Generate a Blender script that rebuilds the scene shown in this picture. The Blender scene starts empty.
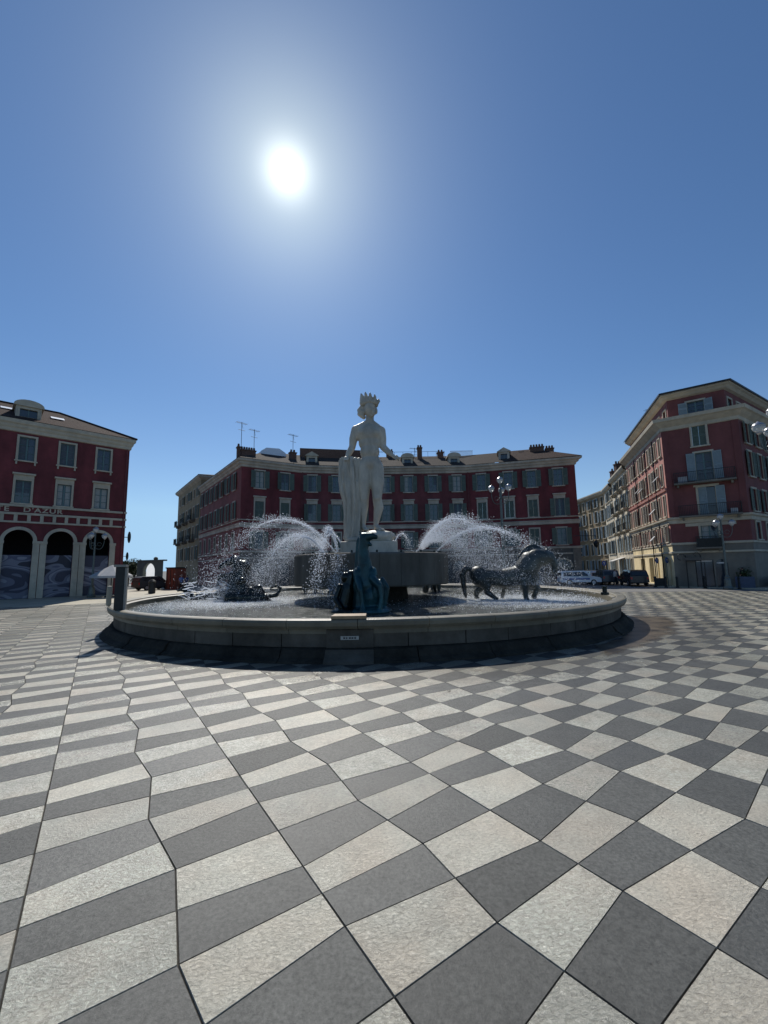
import bpy, bmesh, math, random
from mathutils import Vector, Matrix
from mathutils.noise import noise as pnoise
random.seed(7)
R = math.radians; PI = math.pi
scene = bpy.context.scene
COL = scene.collection

# ------------------------------------------------------------------ mesh builder
class MB:
    def __init__(s): s.v=[]; s.f=[]; s.m=[]; s.smooth=False
    def quad(s,a,b,c,d,m=0):
        n=len(s.v); s.v+=[tuple(a),tuple(b),tuple(c),tuple(d)]; s.f.append((n,n+1,n+2,n+3)); s.m.append(m)
    def poly(s,pts,m=0):
        n=len(s.v); s.v+=[tuple(p) for p in pts]; s.f.append(tuple(range(n,n+len(pts)))); s.m.append(m)
    def hexa(s,p,m=0):
        n=len(s.v); s.v+=[tuple(q) for q in p]
        for f in ((0,3,2,1),(4,5,6,7),(0,1,5,4),(1,2,6,5),(2,3,7,6),(3,0,4,7)):
            s.f.append(tuple(n+i for i in f)); s.m.append(m)
    def box(s,x0,x1,y0,y1,z0,z1,m=0):
        s.hexa([(x0,y0,z0),(x1,y0,z0),(x1,y1,z0),(x0,y1,z0),(x0,y0,z1),(x1,y0,z1),(x1,y1,z1),(x0,y1,z1)],m)
    def lathe(s,prof,c=(0,0,0),n=24,m=0,cap=True):
        b=len(s.v)
        for r,z in prof:
            for k in range(n):
                a=2*PI*k/n; s.v.append((c[0]+r*math.cos(a),c[1]+r*math.sin(a),c[2]+z))
        for i in range(len(prof)-1):
            for k in range(n):
                k2=(k+1)%n; s.f.append((b+i*n+k,b+i*n+k2,b+(i+1)*n+k2,b+(i+1)*n+k)); s.m.append(m)
        if cap:
            s.f.append(tuple(b+k for k in reversed(range(n)))); s.m.append(m)
            t=b+(len(prof)-1)*n; s.f.append(tuple(t+k for k in range(n))); s.m.append(m)
    def tube(s,pts,rad,n=8,m=0):
        pts=[Vector(p) for p in pts]; rr=rad if isinstance(rad,(list,tuple)) else [rad]*len(pts)
        b=len(s.v)
        for i,p in enumerate(pts):
            t=(pts[min(i+1,len(pts)-1)]-pts[max(i-1,0)]).normalized()
            u=t.cross(Vector((0,0,1)))
            if u.length<.05: u=t.cross(Vector((0,1,0)))
            u.normalize(); w=u.cross(t)
            for k in range(n):
                a=2*PI*k/n; s.v.append(tuple(p+(u*math.cos(a)+w*math.sin(a))*rr[i]))
        for i in range(len(pts)-1):
            for k in range(n):
                k2=(k+1)%n; s.f.append((b+i*n+k,b+i*n+k2,b+(i+1)*n+k2,b+(i+1)*n+k)); s.m.append(m)
        s.f.append(tuple(b+k for k in range(n))); s.m.append(m)
        t=b+(len(pts)-1)*n; s.f.append(tuple(t+k for k in reversed(range(n)))); s.m.append(m)
    def ball(s,c,r,nu=12,nv=8,m=0,mat=None):
        if not isinstance(r,(tuple,list)): r=(r,r,r)
        b=len(s.v)
        def P(x,y,z):
            q=Vector((x*r[0],y*r[1],z*r[2]))
            if mat: q=mat@q
            return (c[0]+q.x,c[1]+q.y,c[2]+q.z)
        s.v.append(P(0,0,-1))
        for j in range(1,nv):
            ph=-PI/2+PI*j/nv
            for k in range(nu):
                a=2*PI*k/nu; s.v.append(P(math.cos(ph)*math.cos(a),math.cos(ph)*math.sin(a),math.sin(ph)))
        s.v.append(P(0,0,1)); top=len(s.v)-1
        for k in range(nu):
            k2=(k+1)%nu
            s.f.append((b,b+1+k2,b+1+k)); s.m.append(m)
            for j in range(nv-2):
                s.f.append((b+1+j*nu+k,b+1+j*nu+k2,b+1+(j+1)*nu+k2,b+1+(j+1)*nu+k)); s.m.append(m)
            s.f.append((b+1+(nv-2)*nu+k,b+1+(nv-2)*nu+k2,top)); s.m.append(m)
    def cap(s,p0,r0,p1,r1,n=14,m=0):
        s.tube([p0,p1],[r0,r1],n,m); s.ball(p0,r0,n,8,m); s.ball(p1,r1,n,8,m)
    def build(s,name,mats,parent=None,loc=None,smooth=False,bevel=0):
        me=bpy.data.meshes.new(name); me.from_pydata(s.v,[],s.f)
        if not isinstance(mats,(list,tuple)): mats=[mats]
        for mt in mats: me.materials.append(mt)
        if len(mats)>1:
            me.polygons.foreach_set('material_index',s.m)
        if smooth: me.polygons.foreach_set('use_smooth',[True]*len(me.polygons))
        me.update()
        o=bpy.data.objects.new(name,me); COL.objects.link(o)
        if parent: o.parent=parent
        if loc is not None: o.location=loc
        if bevel:
            b=o.modifiers.new('b','BEVEL'); b.width=bevel; b.segments=2; b.limit_method='ANGLE'; b.angle_limit=R(35)
        return o

def empty(name,loc=(0,0,0),rz=0):
    o=bpy.data.objects.new(name,None); COL.objects.link(o); o.location=loc; o.rotation_euler=(0,0,rz); o.empty_display_size=.2
    return o
def tag(o,label=None,cat=None,group=None,kind=None):
    if label: o['label']=label
    if cat: o['category']=cat
    if group: o['group']=group
    if kind: o['kind']=kind
    return o
def kids(o): return [c for c in bpy.data.objects if c.parent==o]
def copy_tree(o,parent=None):
    c=o.copy(); COL.objects.link(c); c.parent=parent
    for ch in kids(o): copy_tree(ch,c)
    return c

# ------------------------------------------------------------------ materials
def new_mat(name):
    m=bpy.data.materials.new(name); m.use_nodes=True
    nt=m.node_tree; b=nt.nodes['Principled BSDF']
    return m,nt,b
def N(nt,t,**kw):
    n=nt.nodes.new(t)
    for k,v in kw.items(): setattr(n,k,v)
    return n
def mat(name,col,rough=.7,var=.18,scale=3.,bump=.0,bscale=40.,metal=0.,stain=0.,stretch=None,spec=.5,bdist=.02):
    m,nt,b=new_mat(name); L=nt.links.new
    b.inputs['Roughness'].default_value=rough; b.inputs['Metallic'].default_value=metal
    b.inputs['Specular IOR Level'].default_value=spec
    tc=N(nt,'ShaderNodeTexCoord'); mp=N(nt,'ShaderNodeMapping'); L(tc.outputs['Object'],mp.inputs[0])
    if stretch: mp.inputs['Scale'].default_value=stretch
    n1=N(nt,'ShaderNodeTexNoise'); n1.inputs['Scale'].default_value=scale; n1.inputs['Detail'].default_value=8; n1.inputs['Roughness'].default_value=.65
    L(mp.outputs[0],n1.inputs['Vector'])
    rp=N(nt,'ShaderNodeMapRange'); rp.inputs[1].default_value=.3; rp.inputs[2].default_value=.7
    rp.inputs[3].default_value=1-var; rp.inputs[4].default_value=1+var; L(n1.outputs['Fac'],rp.inputs[0])
    vm=N(nt,'ShaderNodeVectorMath',operation='SCALE'); vm.inputs[0].default_value=col[:3]; L(rp.outputs[0],vm.inputs['Scale'])
    out=vm.outputs[0]
    if stain:
        n3=N(nt,'ShaderNodeTexNoise'); n3.inputs['Scale'].default_value=.35; n3.inputs['Detail'].default_value=6
        mp3=N(nt,'ShaderNodeMapping'); mp3.inputs['Scale'].default_value=(2.2,2.2,.6); L(tc.outputs['Object'],mp3.inputs[0]); L(mp3.outputs[0],n3.inputs['Vector'])
        r3=N(nt,'ShaderNodeMapRange'); r3.inputs[1].default_value=.35; r3.inputs[2].default_value=.65; r3.inputs[3].default_value=1-stain; r3.inputs[4].default_value=1.05
        L(n3.outputs['Fac'],r3.inputs[0]); v2=N(nt,'ShaderNodeVectorMath',operation='SCALE'); L(out,v2.inputs[0]); L(r3.outputs[0],v2.inputs['Scale']); out=v2.outputs[0]
    L(out,b.inputs['Base Color'])
    if bump:
        n2=N(nt,'ShaderNodeTexNoise'); n2.inputs['Scale'].default_value=bscale; n2.inputs['Detail'].default_value=6; L(mp.outputs[0],n2.inputs['Vector'])
        bp=N(nt,'ShaderNodeBump'); bp.inputs['Strength'].default_value=bump; bp.inputs['Distance'].default_value=bdist
        L(n2.outputs['Fac'],bp.inputs['Height']); L(bp.outputs[0],b.inputs['Normal'])
    return m
M={}
M['red']=mat('red_render',(.175,.036,.040),.85,.18,1.2,.3,60,stain=.38)
M['red_dull']=mat('dull_red_render',(.165,.045,.048),.85,.18,1.2,.3,60,stain=.38)
M['wing_red']=mat('rose_render',(.23,.070,.062),.85,.12,1.2,.3,60,stain=.25)
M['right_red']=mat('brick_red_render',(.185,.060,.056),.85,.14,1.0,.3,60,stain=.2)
M['street_red']=mat('sun_brightened_red_render',(.56,.25,.20),.85,.16,1.5,.3,60,stain=.25)  # street face of the corner building, sunlight brightened into its red
M['cream']=mat('cream_stone',(.52,.46,.35),.8,.12,2.,.25,50,stain=.2)
M['trim']=mat('grey_cream_trim',(.52,.46,.37),.8,.12,2.,.25,50,stain=.3)
M['yellow']=mat('ochre_yellow_render',(.85,.69,.40),.85,.12,1.3,.25,50,stain=.2)
M['ochre']=mat('ochre_dull_render',(.34,.25,.14),.85,.12,1.3,.25,50,stain=.3)
M['creamwall']=mat('cream_render',(.64,.57,.44),.85,.12,1.3,.25,50,stain=.3)
M['darkstone']=mat('dark_shopfront_stone',(.10,.092,.08),.6,.2,2.,.2,50,stain=.2)
M['greystone']=mat('grey_ground_floor_stone',(.19,.172,.14),.75,.15,2.,.25,40,stain=.25)
M['shutter']=mat('green_grey_shutter_paint',(.105,.140,.115),.6,.12,6.,.1,80)
M['shutter_b']=mat('blue_grey_shutter_paint',(.25,.31,.33),.6,.12,6.,.1,80)
M['sash']=mat('teal_sash_paint',(.10,.17,.17),.5,.1,6.)
M['pane']=mat('window_glass',(.030,.045,.065),.08,.5,.5,0,1,spec=.8)
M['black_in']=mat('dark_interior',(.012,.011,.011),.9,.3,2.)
M['roof']=mat('clay_roof_tiles',(.060,.038,.031),.9,.4,5.,.8,14,stretch=(1,1,1),bdist=.05,spec=.1)
M['roof_grey']=mat('weathered_roof',(.060,.050,.044),.9,.4,5.,.6,14,spec=.1)
M['chimney']=mat('old_brick_chimney',(.13,.075,.055),.9,.3,6.,.5,30)
M['iron']=mat('dark_wrought_iron',(.02,.022,.022),.5,.2,8.,metal=.3)
M['lamp_metal']=mat('painted_lamp_iron',(.12,.14,.13),.42,.25,8.,.1,60,metal=.4)
M['marble']=mat('weathered_white_marble',(.52,.47,.38),.5,.28,2.2,.25,14,stain=.25,stretch=(1,1,.4))
M['basin']=mat('basin_limestone',(.125,.110,.088),.85,.3,2.2,.45,18,stain=.4,spec=.2)
M['basin_lo']=mat('basin_plinth_stone',(.048,.043,.034),.9,.35,3.,.8,9,stain=.4,bdist=.05,spec=.15)
M['cap']=mat('worn_coping_stone',(.175,.155,.108),.5,.22,2.2,.5,22,stain=.3)
M['drum']=mat('drum_limestone',(.135,.12,.098),.8,.25,1.6,.35,16,stain=.45,spec=.2,stretch=(1,1,.35))
M['bronze']=mat('dark_wet_bronze',(.026,.034,.033),.25,.5,2.5,.35,12,metal=.75,stain=.3)
M['bronze_pale']=mat('limescaled_bronze',(.075,.082,.074),.42,.55,2.2,.5,14,metal=.25,stain=.55)
M['verdigris']=mat('verdigris_bronze',(.016,.070,.080),.4,.75,1.6,.4,10,metal=.35,stain=.5)
M['hatch']=mat('brown_hatch_plate',(.30,.20,.11),.5,.3,6.,.2,40)
M['plaque']=mat('pale_plaque',(.45,.43,.38),.6,.1,9.)
M['ink']=mat('dark_lettering',(.05,.05,.05),.7,.1,9.)
M['hoard_txt']=None
M['shutter_g']=mat('grey_beige_shutter_paint',(.30,.27,.22),.6,.12,6.,.1,80)
M['canvas']=mat('pale_grey_canvas',(.42,.42,.42),.9,.1,3.,.2,30)
M['greenstone']=mat('grey_green_wall',(.13,.15,.125),.8,.2,2.,.3,20,stain=.3)
M['orange']=mat('orange_red_panel',(.24,.065,.038),.8,.15,3.)
M['palepanel']=mat('pale_blue_white_panel',(.75,.80,.86),.6,.05,3.)
def mk_trans():
    m,nt,b=new_mat('sky_stand_in_sheet'); t=N(nt,'ShaderNodeBsdfTranslucent'); n=N(nt,'ShaderNodeTexNoise'); n.inputs['Scale'].default_value=2.
    cr=N(nt,'ShaderNodeValToRGB'); cr.color_ramp.elements[0].color=(.80,.86,.95,1); cr.color_ramp.elements[1].color=(.9,.94,1,1); nt.links.new(n.outputs['Fac'],cr.inputs[0]); nt.links.new(cr.outputs[0],t.inputs[0]); nt.links.new(t.outputs[0],nt.nodes['Material Output'].inputs['Surface']); return m
M['sky_sheet']=mk_trans()  # translucent pale sheet standing in for bright sky, no real cloth
M['rubber']=mat('black_rubber',(.02,.02,.02),.8,.1,9.)
M['alloy']=mat('alloy_rim',(.4,.4,.42),.35,.1,9.,metal=.8)
M['carglass']=mat('tinted_car_glass',(.02,.025,.03),.05,.2,1.,spec=.8)
M['car_white']=mat('white_car_paint',(.72,.74,.77),.25,.04,1.,spec=.6)
M['car_blue']=mat('blue_car_stripe',(.05,.10,.30),.3,.04,1.)
M['car_black']=mat('black_car_paint',(.018,.018,.022),.2,.1,1.,spec=.6)
M['car_matte']=mat('dusty_black_car_paint',(.03,.03,.032),.55,.2,1.)
M['car_grey']=mat('dark_grey_car_paint',(.07,.072,.08),.25,.1,1.,spec=.6)
M['car_silver']=mat('silver_car_paint',(.45,.46,.48),.28,.06,1.,metal=.5)
M['red_light']=mat('red_lamp_lens',(.45,.02,.02),.2,.05,1.)
M['clear_light']=mat('clear_lamp_lens',(.7,.7,.7),.1,.05,1.)
M['bluesign']=mat('blue_sign_face',(.03,.10,.38),.5,.05,3.)
M['whitepaint']=mat('white_sign_paint',(.75,.75,.75),.5,.05,3.)
M['skin']=mat('skin',(.42,.26,.19),.6,.08,6.)
M['hair']=mat('dark_hair',(.03,.02,.015),.6,.2,9.)
M['navy']=mat('navy_cloth',(.03,.045,.12),.9,.15,8.)
M['blackcloth']=mat('black_cloth',(.02,.02,.022),.9,.2,8.)
M['bluecloth']=mat('blue_cloth',(.12,.20,.42),.9,.15,8.)
M['greycloth']=mat('grey_cloth',(.22,.22,.23),.9,.15,8.)
M['palecloth']=mat('pale_cloth',(.55,.53,.50),.9,.1,8.)
M['bark']=mat('bark',(.10,.075,.05),.9,.3,6.,.6,20)
M['leaf']=mat('foliage_green',(.055,.085,.035),.7,.45,2.)
M['concrete']=mat('concrete',(.30,.29,.26),.8,.15,3.,.3,30,stain=.2)
M['barrier']=mat('blue_grey_barrier',(.07,.09,.14),.6,.2,4.)
# glass globe of the lamps
def mk_globe():
    m,nt,b=new_mat('opal_lamp_glass'); b.inputs['Base Color'].default_value=(.78,.78,.74,1); b.inputs['Roughness'].default_value=.18
    b.inputs['Transmission Weight'].default_value=.35; b.inputs['Subsurface Weight'].default_value=0
    n=N(nt,'ShaderNodeTexNoise'); n.inputs['Scale'].default_value=3; mx=N(nt,'ShaderNodeMapRange'); mx.inputs[3].default_value=.12; mx.inputs[4].default_value=.3
    nt.links.new(n.outputs['Fac'],mx.inputs[0]); nt.links.new(mx.outputs[0],b.inputs['Roughness'])
    return m
M['globe']=mk_globe()
def mk_drops():
    m,nt,b=new_mat('backlit_water_drops'); L=nt.links.new
    b.inputs['Base Color'].default_value=(.93,.95,.97,1); b.inputs['Roughness'].default_value=.12
    n=N(nt,'ShaderNodeTexNoise'); n.inputs['Scale'].default_value=4.
    tr=N(nt,'ShaderNodeBsdfTranslucent'); tr.inputs[0].default_value=(.95,.97,1,1)
    mx=N(nt,'ShaderNodeMixShader'); mr=N(nt,'ShaderNodeMapRange'); mr.inputs[3].default_value=.6; mr.inputs[4].default_value=.85
    L(n.outputs['Fac'],mr.inputs[0]); L(mr.outputs[0],mx.inputs[0]); L(b.outputs[0],mx.inputs[1]); L(tr.outputs[0],mx.inputs[2])
    tp=N(nt,'ShaderNodeBsdfTransparent'); m2=N(nt,'ShaderNodeMixShader'); m2.inputs[0].default_value=.05
    L(mx.outputs[0],m2.inputs[1]); L(tp.outputs[0],m2.inputs[2])
    L(m2.outputs[0],nt.nodes['Material Output'].inputs['Surface']); return m
M['drops']=mk_drops()
def mk_water():
    m,nt,b=new_mat('choppy_basin_water'); L=nt.links.new
    b.inputs['Roughness'].default_value=.22; b.inputs['IOR'].default_value=1.33; b.inputs['Specular IOR Level'].default_value=.6
    tc=N(nt,'ShaderNodeTexCoord')
    n0=N(nt,'ShaderNodeTexNoise'); n0.inputs['Scale'].default_value=.8; n0.inputs['Detail'].default_value=4; L(tc.outputs['Object'],n0.inputs['Vector'])
    cr=N(nt,'ShaderNodeValToRGB'); cr.color_ramp.elements[0].color=(.030,.034,.026,1); cr.color_ramp.elements[1].color=(.085,.10,.09,1)
    cr.color_ramp.elements[0].position=.35; cr.color_ramp.elements[1].position=.7
    L(n0.outputs['Fac'],cr.inputs[0]); nf=N(nt,'ShaderNodeTexNoise'); nf.inputs['Scale'].default_value=3.2; nf.inputs['Detail'].default_value=9; nf.inputs['Roughness'].default_value=.8; L(tc.outputs['Object'],nf.inputs['Vector'])
    # aerated white water under the falling jets (two landing zones, left and right)
    zs=[]
    for cx,cy,rad in ((-6.4,-1.2,4.6),(7.0,-2.6,4.8)):
        ds=N(nt,'ShaderNodeVectorMath',operation='DISTANCE'); L(tc.outputs['Object'],ds.inputs[0]); ds.inputs[1].default_value=(cx,cy,0)
        mz=N(nt,'ShaderNodeMapRange'); mz.inputs[1].default_value=rad; mz.inputs[2].default_value=rad*.25; L(ds.outputs['Value'],mz.inputs[0]); zs.append(mz)
    ma=N(nt,'ShaderNodeMath',operation='MAXIMUM'); L(zs[0].outputs[0],ma.inputs[0]); L(zs[1].outputs[0],ma.inputs[1])
    ad=N(nt,'ShaderNodeMath',operation='MULTIPLY_ADD'); L(ma.outputs[0],ad.inputs[0]); ad.inputs[1].default_value=.24; L(nf.outputs['Fac'],ad.inputs[2])
    fm=N(nt,'ShaderNodeMapRange'); fm.inputs[1].default_value=.54; fm.inputs[2].default_value=.70; L(ad.outputs[0],fm.inputs[0])
    mf=N(nt,'ShaderNodeMix',data_type='RGBA'); L(fm.outputs[0],mf.inputs[0]); L(cr.outputs[0],mf.inputs[6]); mf.inputs[7].default_value=(.62,.64,.62,1)
    L(mf.outputs[2],b.inputs['Base Color'])
    n1=N(nt,'ShaderNodeTexNoise'); n1.inputs['Scale'].default_value=5.5; n1.inputs['Detail'].default_value=5; n1.inputs['Roughness'].default_value=.6; L(tc.outputs['Object'],n1.inputs['Vector'])
    n2=N(nt,'ShaderNodeTexNoise'); n2.inputs['Scale'].default_value=26.; n2.inputs['Detail'].default_value=3; L(tc.outputs['Object'],n2.inputs['Vector'])
    b1=N(nt,'ShaderNodeBump'); b1.inputs['Strength'].default_value=.9; b1.inputs['Distance'].default_value=.30; L(n1.outputs['Fac'],b1.inputs['Height'])
    b2=N(nt,'ShaderNodeBump'); b2.inputs['Strength'].default_value=.8; b2.inputs['Distance'].default_value=.06; L(n2.outputs['Fac'],b2.inputs['Height']); L(b1.outputs[0],b2.inputs['Normal'])
    L(b2.outputs[0],b.inputs['Normal']); return m
M['water']=mk_water()
def mk_tiles():
    m,nt,b=new_mat('paving_slabs'); L=nt.links.new
    at=N(nt,'ShaderNodeAttribute'); at.attribute_name='tile'
    sp=N(nt,'ShaderNodeSeparateColor'); L(at.outputs['Color'],sp.inputs[0])
    tc=N(nt,'ShaderNodeTexCoord')
    # light slabs: cream, worm-like relief
    nz=N(nt,'ShaderNodeTexNoise'); nz.inputs['Scale'].default_value=34; nz.inputs['Detail'].default_value=8; nz.inputs['Distortion'].default_value=.6; nz.inputs['Roughness'].default_value=.74
    ofs=N(nt,'ShaderNodeVectorMath',operation='ADD'); L(tc.outputs['Object'],ofs.inputs[0])
    sc=N(nt,'ShaderNodeVectorMath',operation='SCALE'); L(at.outputs['Color'],sc.inputs[0]); sc.inputs['Scale'].default_value=37.; L(sc.outputs[0],ofs.inputs[1])
    # stretch the grain a little
    mp=N(nt,'ShaderNodeMapping'); mp.inputs['Rotation'].default_value=(0,0,R(-35)); mp.inputs['Scale'].default_value=(1.,1.5,1.); L(ofs.outputs[0],mp.inputs[0]); L(mp.outputs[0],nz.inputs['Vector'])
    rl=N(nt,'ShaderNodeValToRGB'); e=rl.color_ramp.elements; e[0].position=.30; e[0].color=(.22,.205,.165,1); e[1].position=.66; e[1].color=(.62,.60,.51,1)
    L(nz.outputs['Fac'],rl.inputs[0])
    # broad stains on light
    nb=N(nt,'ShaderNodeTexNoise'); nb.inputs['Scale'].default_value=1.7; nb.inputs['Detail'].default_value=4; L(ofs.outputs[0],nb.inputs['Vector'])
    tint=N(nt,'ShaderNodeMix',data_type='RGBA',blend_type='MULTIPLY'); rt=N(nt,'ShaderNodeValToRGB'); e=rt.color_ramp.elements
    e[0].position=.35; e[0].color=(.93,.95,.91,1); e[1].position=.74; e[1].color=(1.,.89,.79,1)
    tm=N(nt,'ShaderNodeMath',operation='MULTIPLY_ADD'); L(sp.outputs[2],tm.inputs[0]); tm.inputs[1].default_value=.26; tb=N(nt,'ShaderNodeMath',operation='SUBTRACT'); L(nb.outputs['Fac'],tb.inputs[0]); tb.inputs[1].default_value=.16; L(tb.outputs[0],tm.inputs[2]); L(tm.outputs[0],rt.inputs[0]); tint.inputs[0].default_value=.8; L(rl.outputs[0],tint.inputs[6]); L(rt.outputs[0],tint.inputs[7])
    # dark slabs
    nd=N(nt,'ShaderNodeTexNoise'); nd.inputs['Scale'].default_value=34; nd.inputs['Detail'].default_value=10; nd.inputs['Roughness'].default_value=.75; L(ofs.outputs[0],nd.inputs['Vector'])
    rd=N(nt,'ShaderNodeValToRGB'); e=rd.color_ramp.elements; e[0].position=.36; e[0].color=(.048,.050,.046,1); e[1].position=.64; e[1].color=(.128,.129,.118,1)
    L(nd.outputs['Fac'],rd.inputs[0])
    # small dark pits in dark slabs
    vo=N(nt,'ShaderNodeTexVoronoi'); vo.inputs['Scale'].default_value=6.; L(ofs.outputs[0],vo.inputs['Vector'])
    pit=N(nt,'ShaderNodeMapRange'); pit.inputs[1].default_value=.02; pit.inputs[2].default_value=.06; pit.inputs[3].default_value=.35; pit.inputs[4].default_value=1.; L(vo.outputs['Distance'],pit.inputs[0])
    dm=N(nt,'ShaderNodeVectorMath',operation='SCALE'); L(rd.outputs[0],dm.inputs[0]); L(pit.outputs[0],dm.inputs['Scale'])
    mx=N(nt,'ShaderNodeMix',data_type='RGBA'); L(sp.outputs[0],mx.inputs[0]); L(dm.outputs[0],mx.inputs[6]); L(tint.outputs[2],mx.inputs[7])
    # per slab brightness
    mr=N(nt,'ShaderNodeMapRange'); mr.inputs[3].default_value=.74; mr.inputs[4].default_value=1.14; L(sp.outputs[1],mr.inputs[0])
    vs=N(nt,'ShaderNodeVectorMath',operation='SCALE'); L(mx.outputs[2],vs.inputs[0]); L(mr.outputs[0],vs.inputs['Scale'])
    # walked-in dirt
    ng=N(nt,'ShaderNodeTexNoise'); ng.inputs['Scale'].default_value=.45; ng.inputs['Detail'].default_value=7; L(tc.outputs['Object'],ng.inputs['Vector'])
    gr=N(nt,'ShaderNodeMapRange'); gr.inputs[1].default_value=.35; gr.inputs[2].default_value=.7; gr.inputs[3].default_value=1.04; gr.inputs[4].default_value=.86; L(ng.outputs['Fac'],gr.inputs[0])
    v2=N(nt,'ShaderNodeVectorMath',operation='SCALE'); L(vs.outputs[0],v2.inputs[0]); L(gr.outputs[0],v2.inputs['Scale'])
    vg=N(nt,'ShaderNodeTexVoronoi'); vg.inputs['Scale'].default_value=1.15; L(tc.outputs['Object'],vg.inputs['Vector'])
    gm=N(nt,'ShaderNodeMapRange'); gm.inputs[1].default_value=.018; gm.inputs[2].default_value=.034; gm.inputs[3].default_value=.55; gm.inputs[4].default_value=1.; L(vg.outputs['Distance'],gm.inputs[0])
    nl=N(nt,'ShaderNodeTexNoise'); nl.inputs['Scale'].default_value=3.1; nl.inputs['Detail'].default_value=10; nl.inputs['Roughness'].default_value=.75; L(ofs.outputs[0],nl.inputs['Vector'])
    bl_=N(nt,'ShaderNodeMapRange'); bl_.inputs[1].default_value=.38; bl_.inputs[2].default_value=.62; bl_.inputs[3].default_value=.84; bl_.inputs[4].default_value=1.06; L(nl.outputs['Fac'],bl_.inputs[0])
    gb=N(nt,'ShaderNodeMath',operation='MULTIPLY'); L(gm.outputs[0],gb.inputs[0]); L(bl_.outputs[0],gb.inputs[1])
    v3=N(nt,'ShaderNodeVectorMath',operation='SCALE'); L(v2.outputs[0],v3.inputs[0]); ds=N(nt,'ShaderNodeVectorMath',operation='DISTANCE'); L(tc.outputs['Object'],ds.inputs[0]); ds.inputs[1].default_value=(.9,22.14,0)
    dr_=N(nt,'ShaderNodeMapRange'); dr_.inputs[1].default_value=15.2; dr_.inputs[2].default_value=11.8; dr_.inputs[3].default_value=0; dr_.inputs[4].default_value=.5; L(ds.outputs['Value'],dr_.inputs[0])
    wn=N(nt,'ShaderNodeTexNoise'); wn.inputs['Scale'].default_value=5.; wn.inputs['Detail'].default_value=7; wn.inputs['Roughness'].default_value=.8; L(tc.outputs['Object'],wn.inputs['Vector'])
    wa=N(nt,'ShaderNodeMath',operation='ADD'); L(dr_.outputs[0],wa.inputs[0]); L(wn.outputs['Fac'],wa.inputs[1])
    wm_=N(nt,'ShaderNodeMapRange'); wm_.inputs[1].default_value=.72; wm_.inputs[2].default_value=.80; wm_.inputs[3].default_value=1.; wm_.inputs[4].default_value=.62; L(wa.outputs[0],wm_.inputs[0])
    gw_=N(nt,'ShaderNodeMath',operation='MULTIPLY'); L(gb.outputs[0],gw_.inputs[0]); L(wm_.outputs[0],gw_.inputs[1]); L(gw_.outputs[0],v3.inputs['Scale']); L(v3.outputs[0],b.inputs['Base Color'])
    rr=N(nt,'ShaderNodeMapRange'); rr.inputs[3].default_value=.48; rr.inputs[4].default_value=.20; L(sp.outputs[0],rr.inputs[0])
    ra=N(nt,'ShaderNodeMath',operation='MULTIPLY_ADD'); L(sp.outputs[2],ra.inputs[0]); ra.inputs[1].default_value=.15; L(rr.outputs[0],ra.inputs[2]); L(ra.outputs[0],b.inputs['Roughness'])
    sv=N(nt,'ShaderNodeMapRange'); sv.inputs[3].default_value=.40; sv.inputs[4].default_value=.85; L(sp.outputs[0],sv.inputs[0]); L(sv.outputs[0],b.inputs['Specular IOR Level'])
    # relief
    hb=N(nt,'ShaderNodeMix',data_type='FLOAT'); L(sp.outputs[0],hb.inputs[0])
    nd2=N(nt,'ShaderNodeMath',operation='MULTIPLY'); L(nd.outputs['Fac'],nd2.inputs[0]); nd2.inputs[1].default_value=.55
    L(nd2.outputs[0],hb.inputs[2]); L(nz.outputs['Fac'],hb.inputs[3])
    bp=N(nt,'ShaderNodeBump'); bp.inputs['Strength'].default_value=.8; bp.inputs['Distance'].default_value=.014; L(hb.outputs[0],bp.inputs['Height'])
    L(bp.outputs[0],b.inputs['Normal']); return m
M['tiles']=mk_tiles()
M['joint']=mat('paving_joint_grit',(.030,.026,.020),.95,.3,20.,.4,60)
M['palestone']=mat('pale_paving',(.40,.36,.27),.7,.16,1.3,.3,20,stain=.2)
M['ground']=mat('ground_asphalt',(.10,.098,.09),.85,.2,1.2,.3,40)
M['road']=mat('road_surface',(.17,.165,.155),.75,.15,1.,.3,40,stain=.15)
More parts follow.
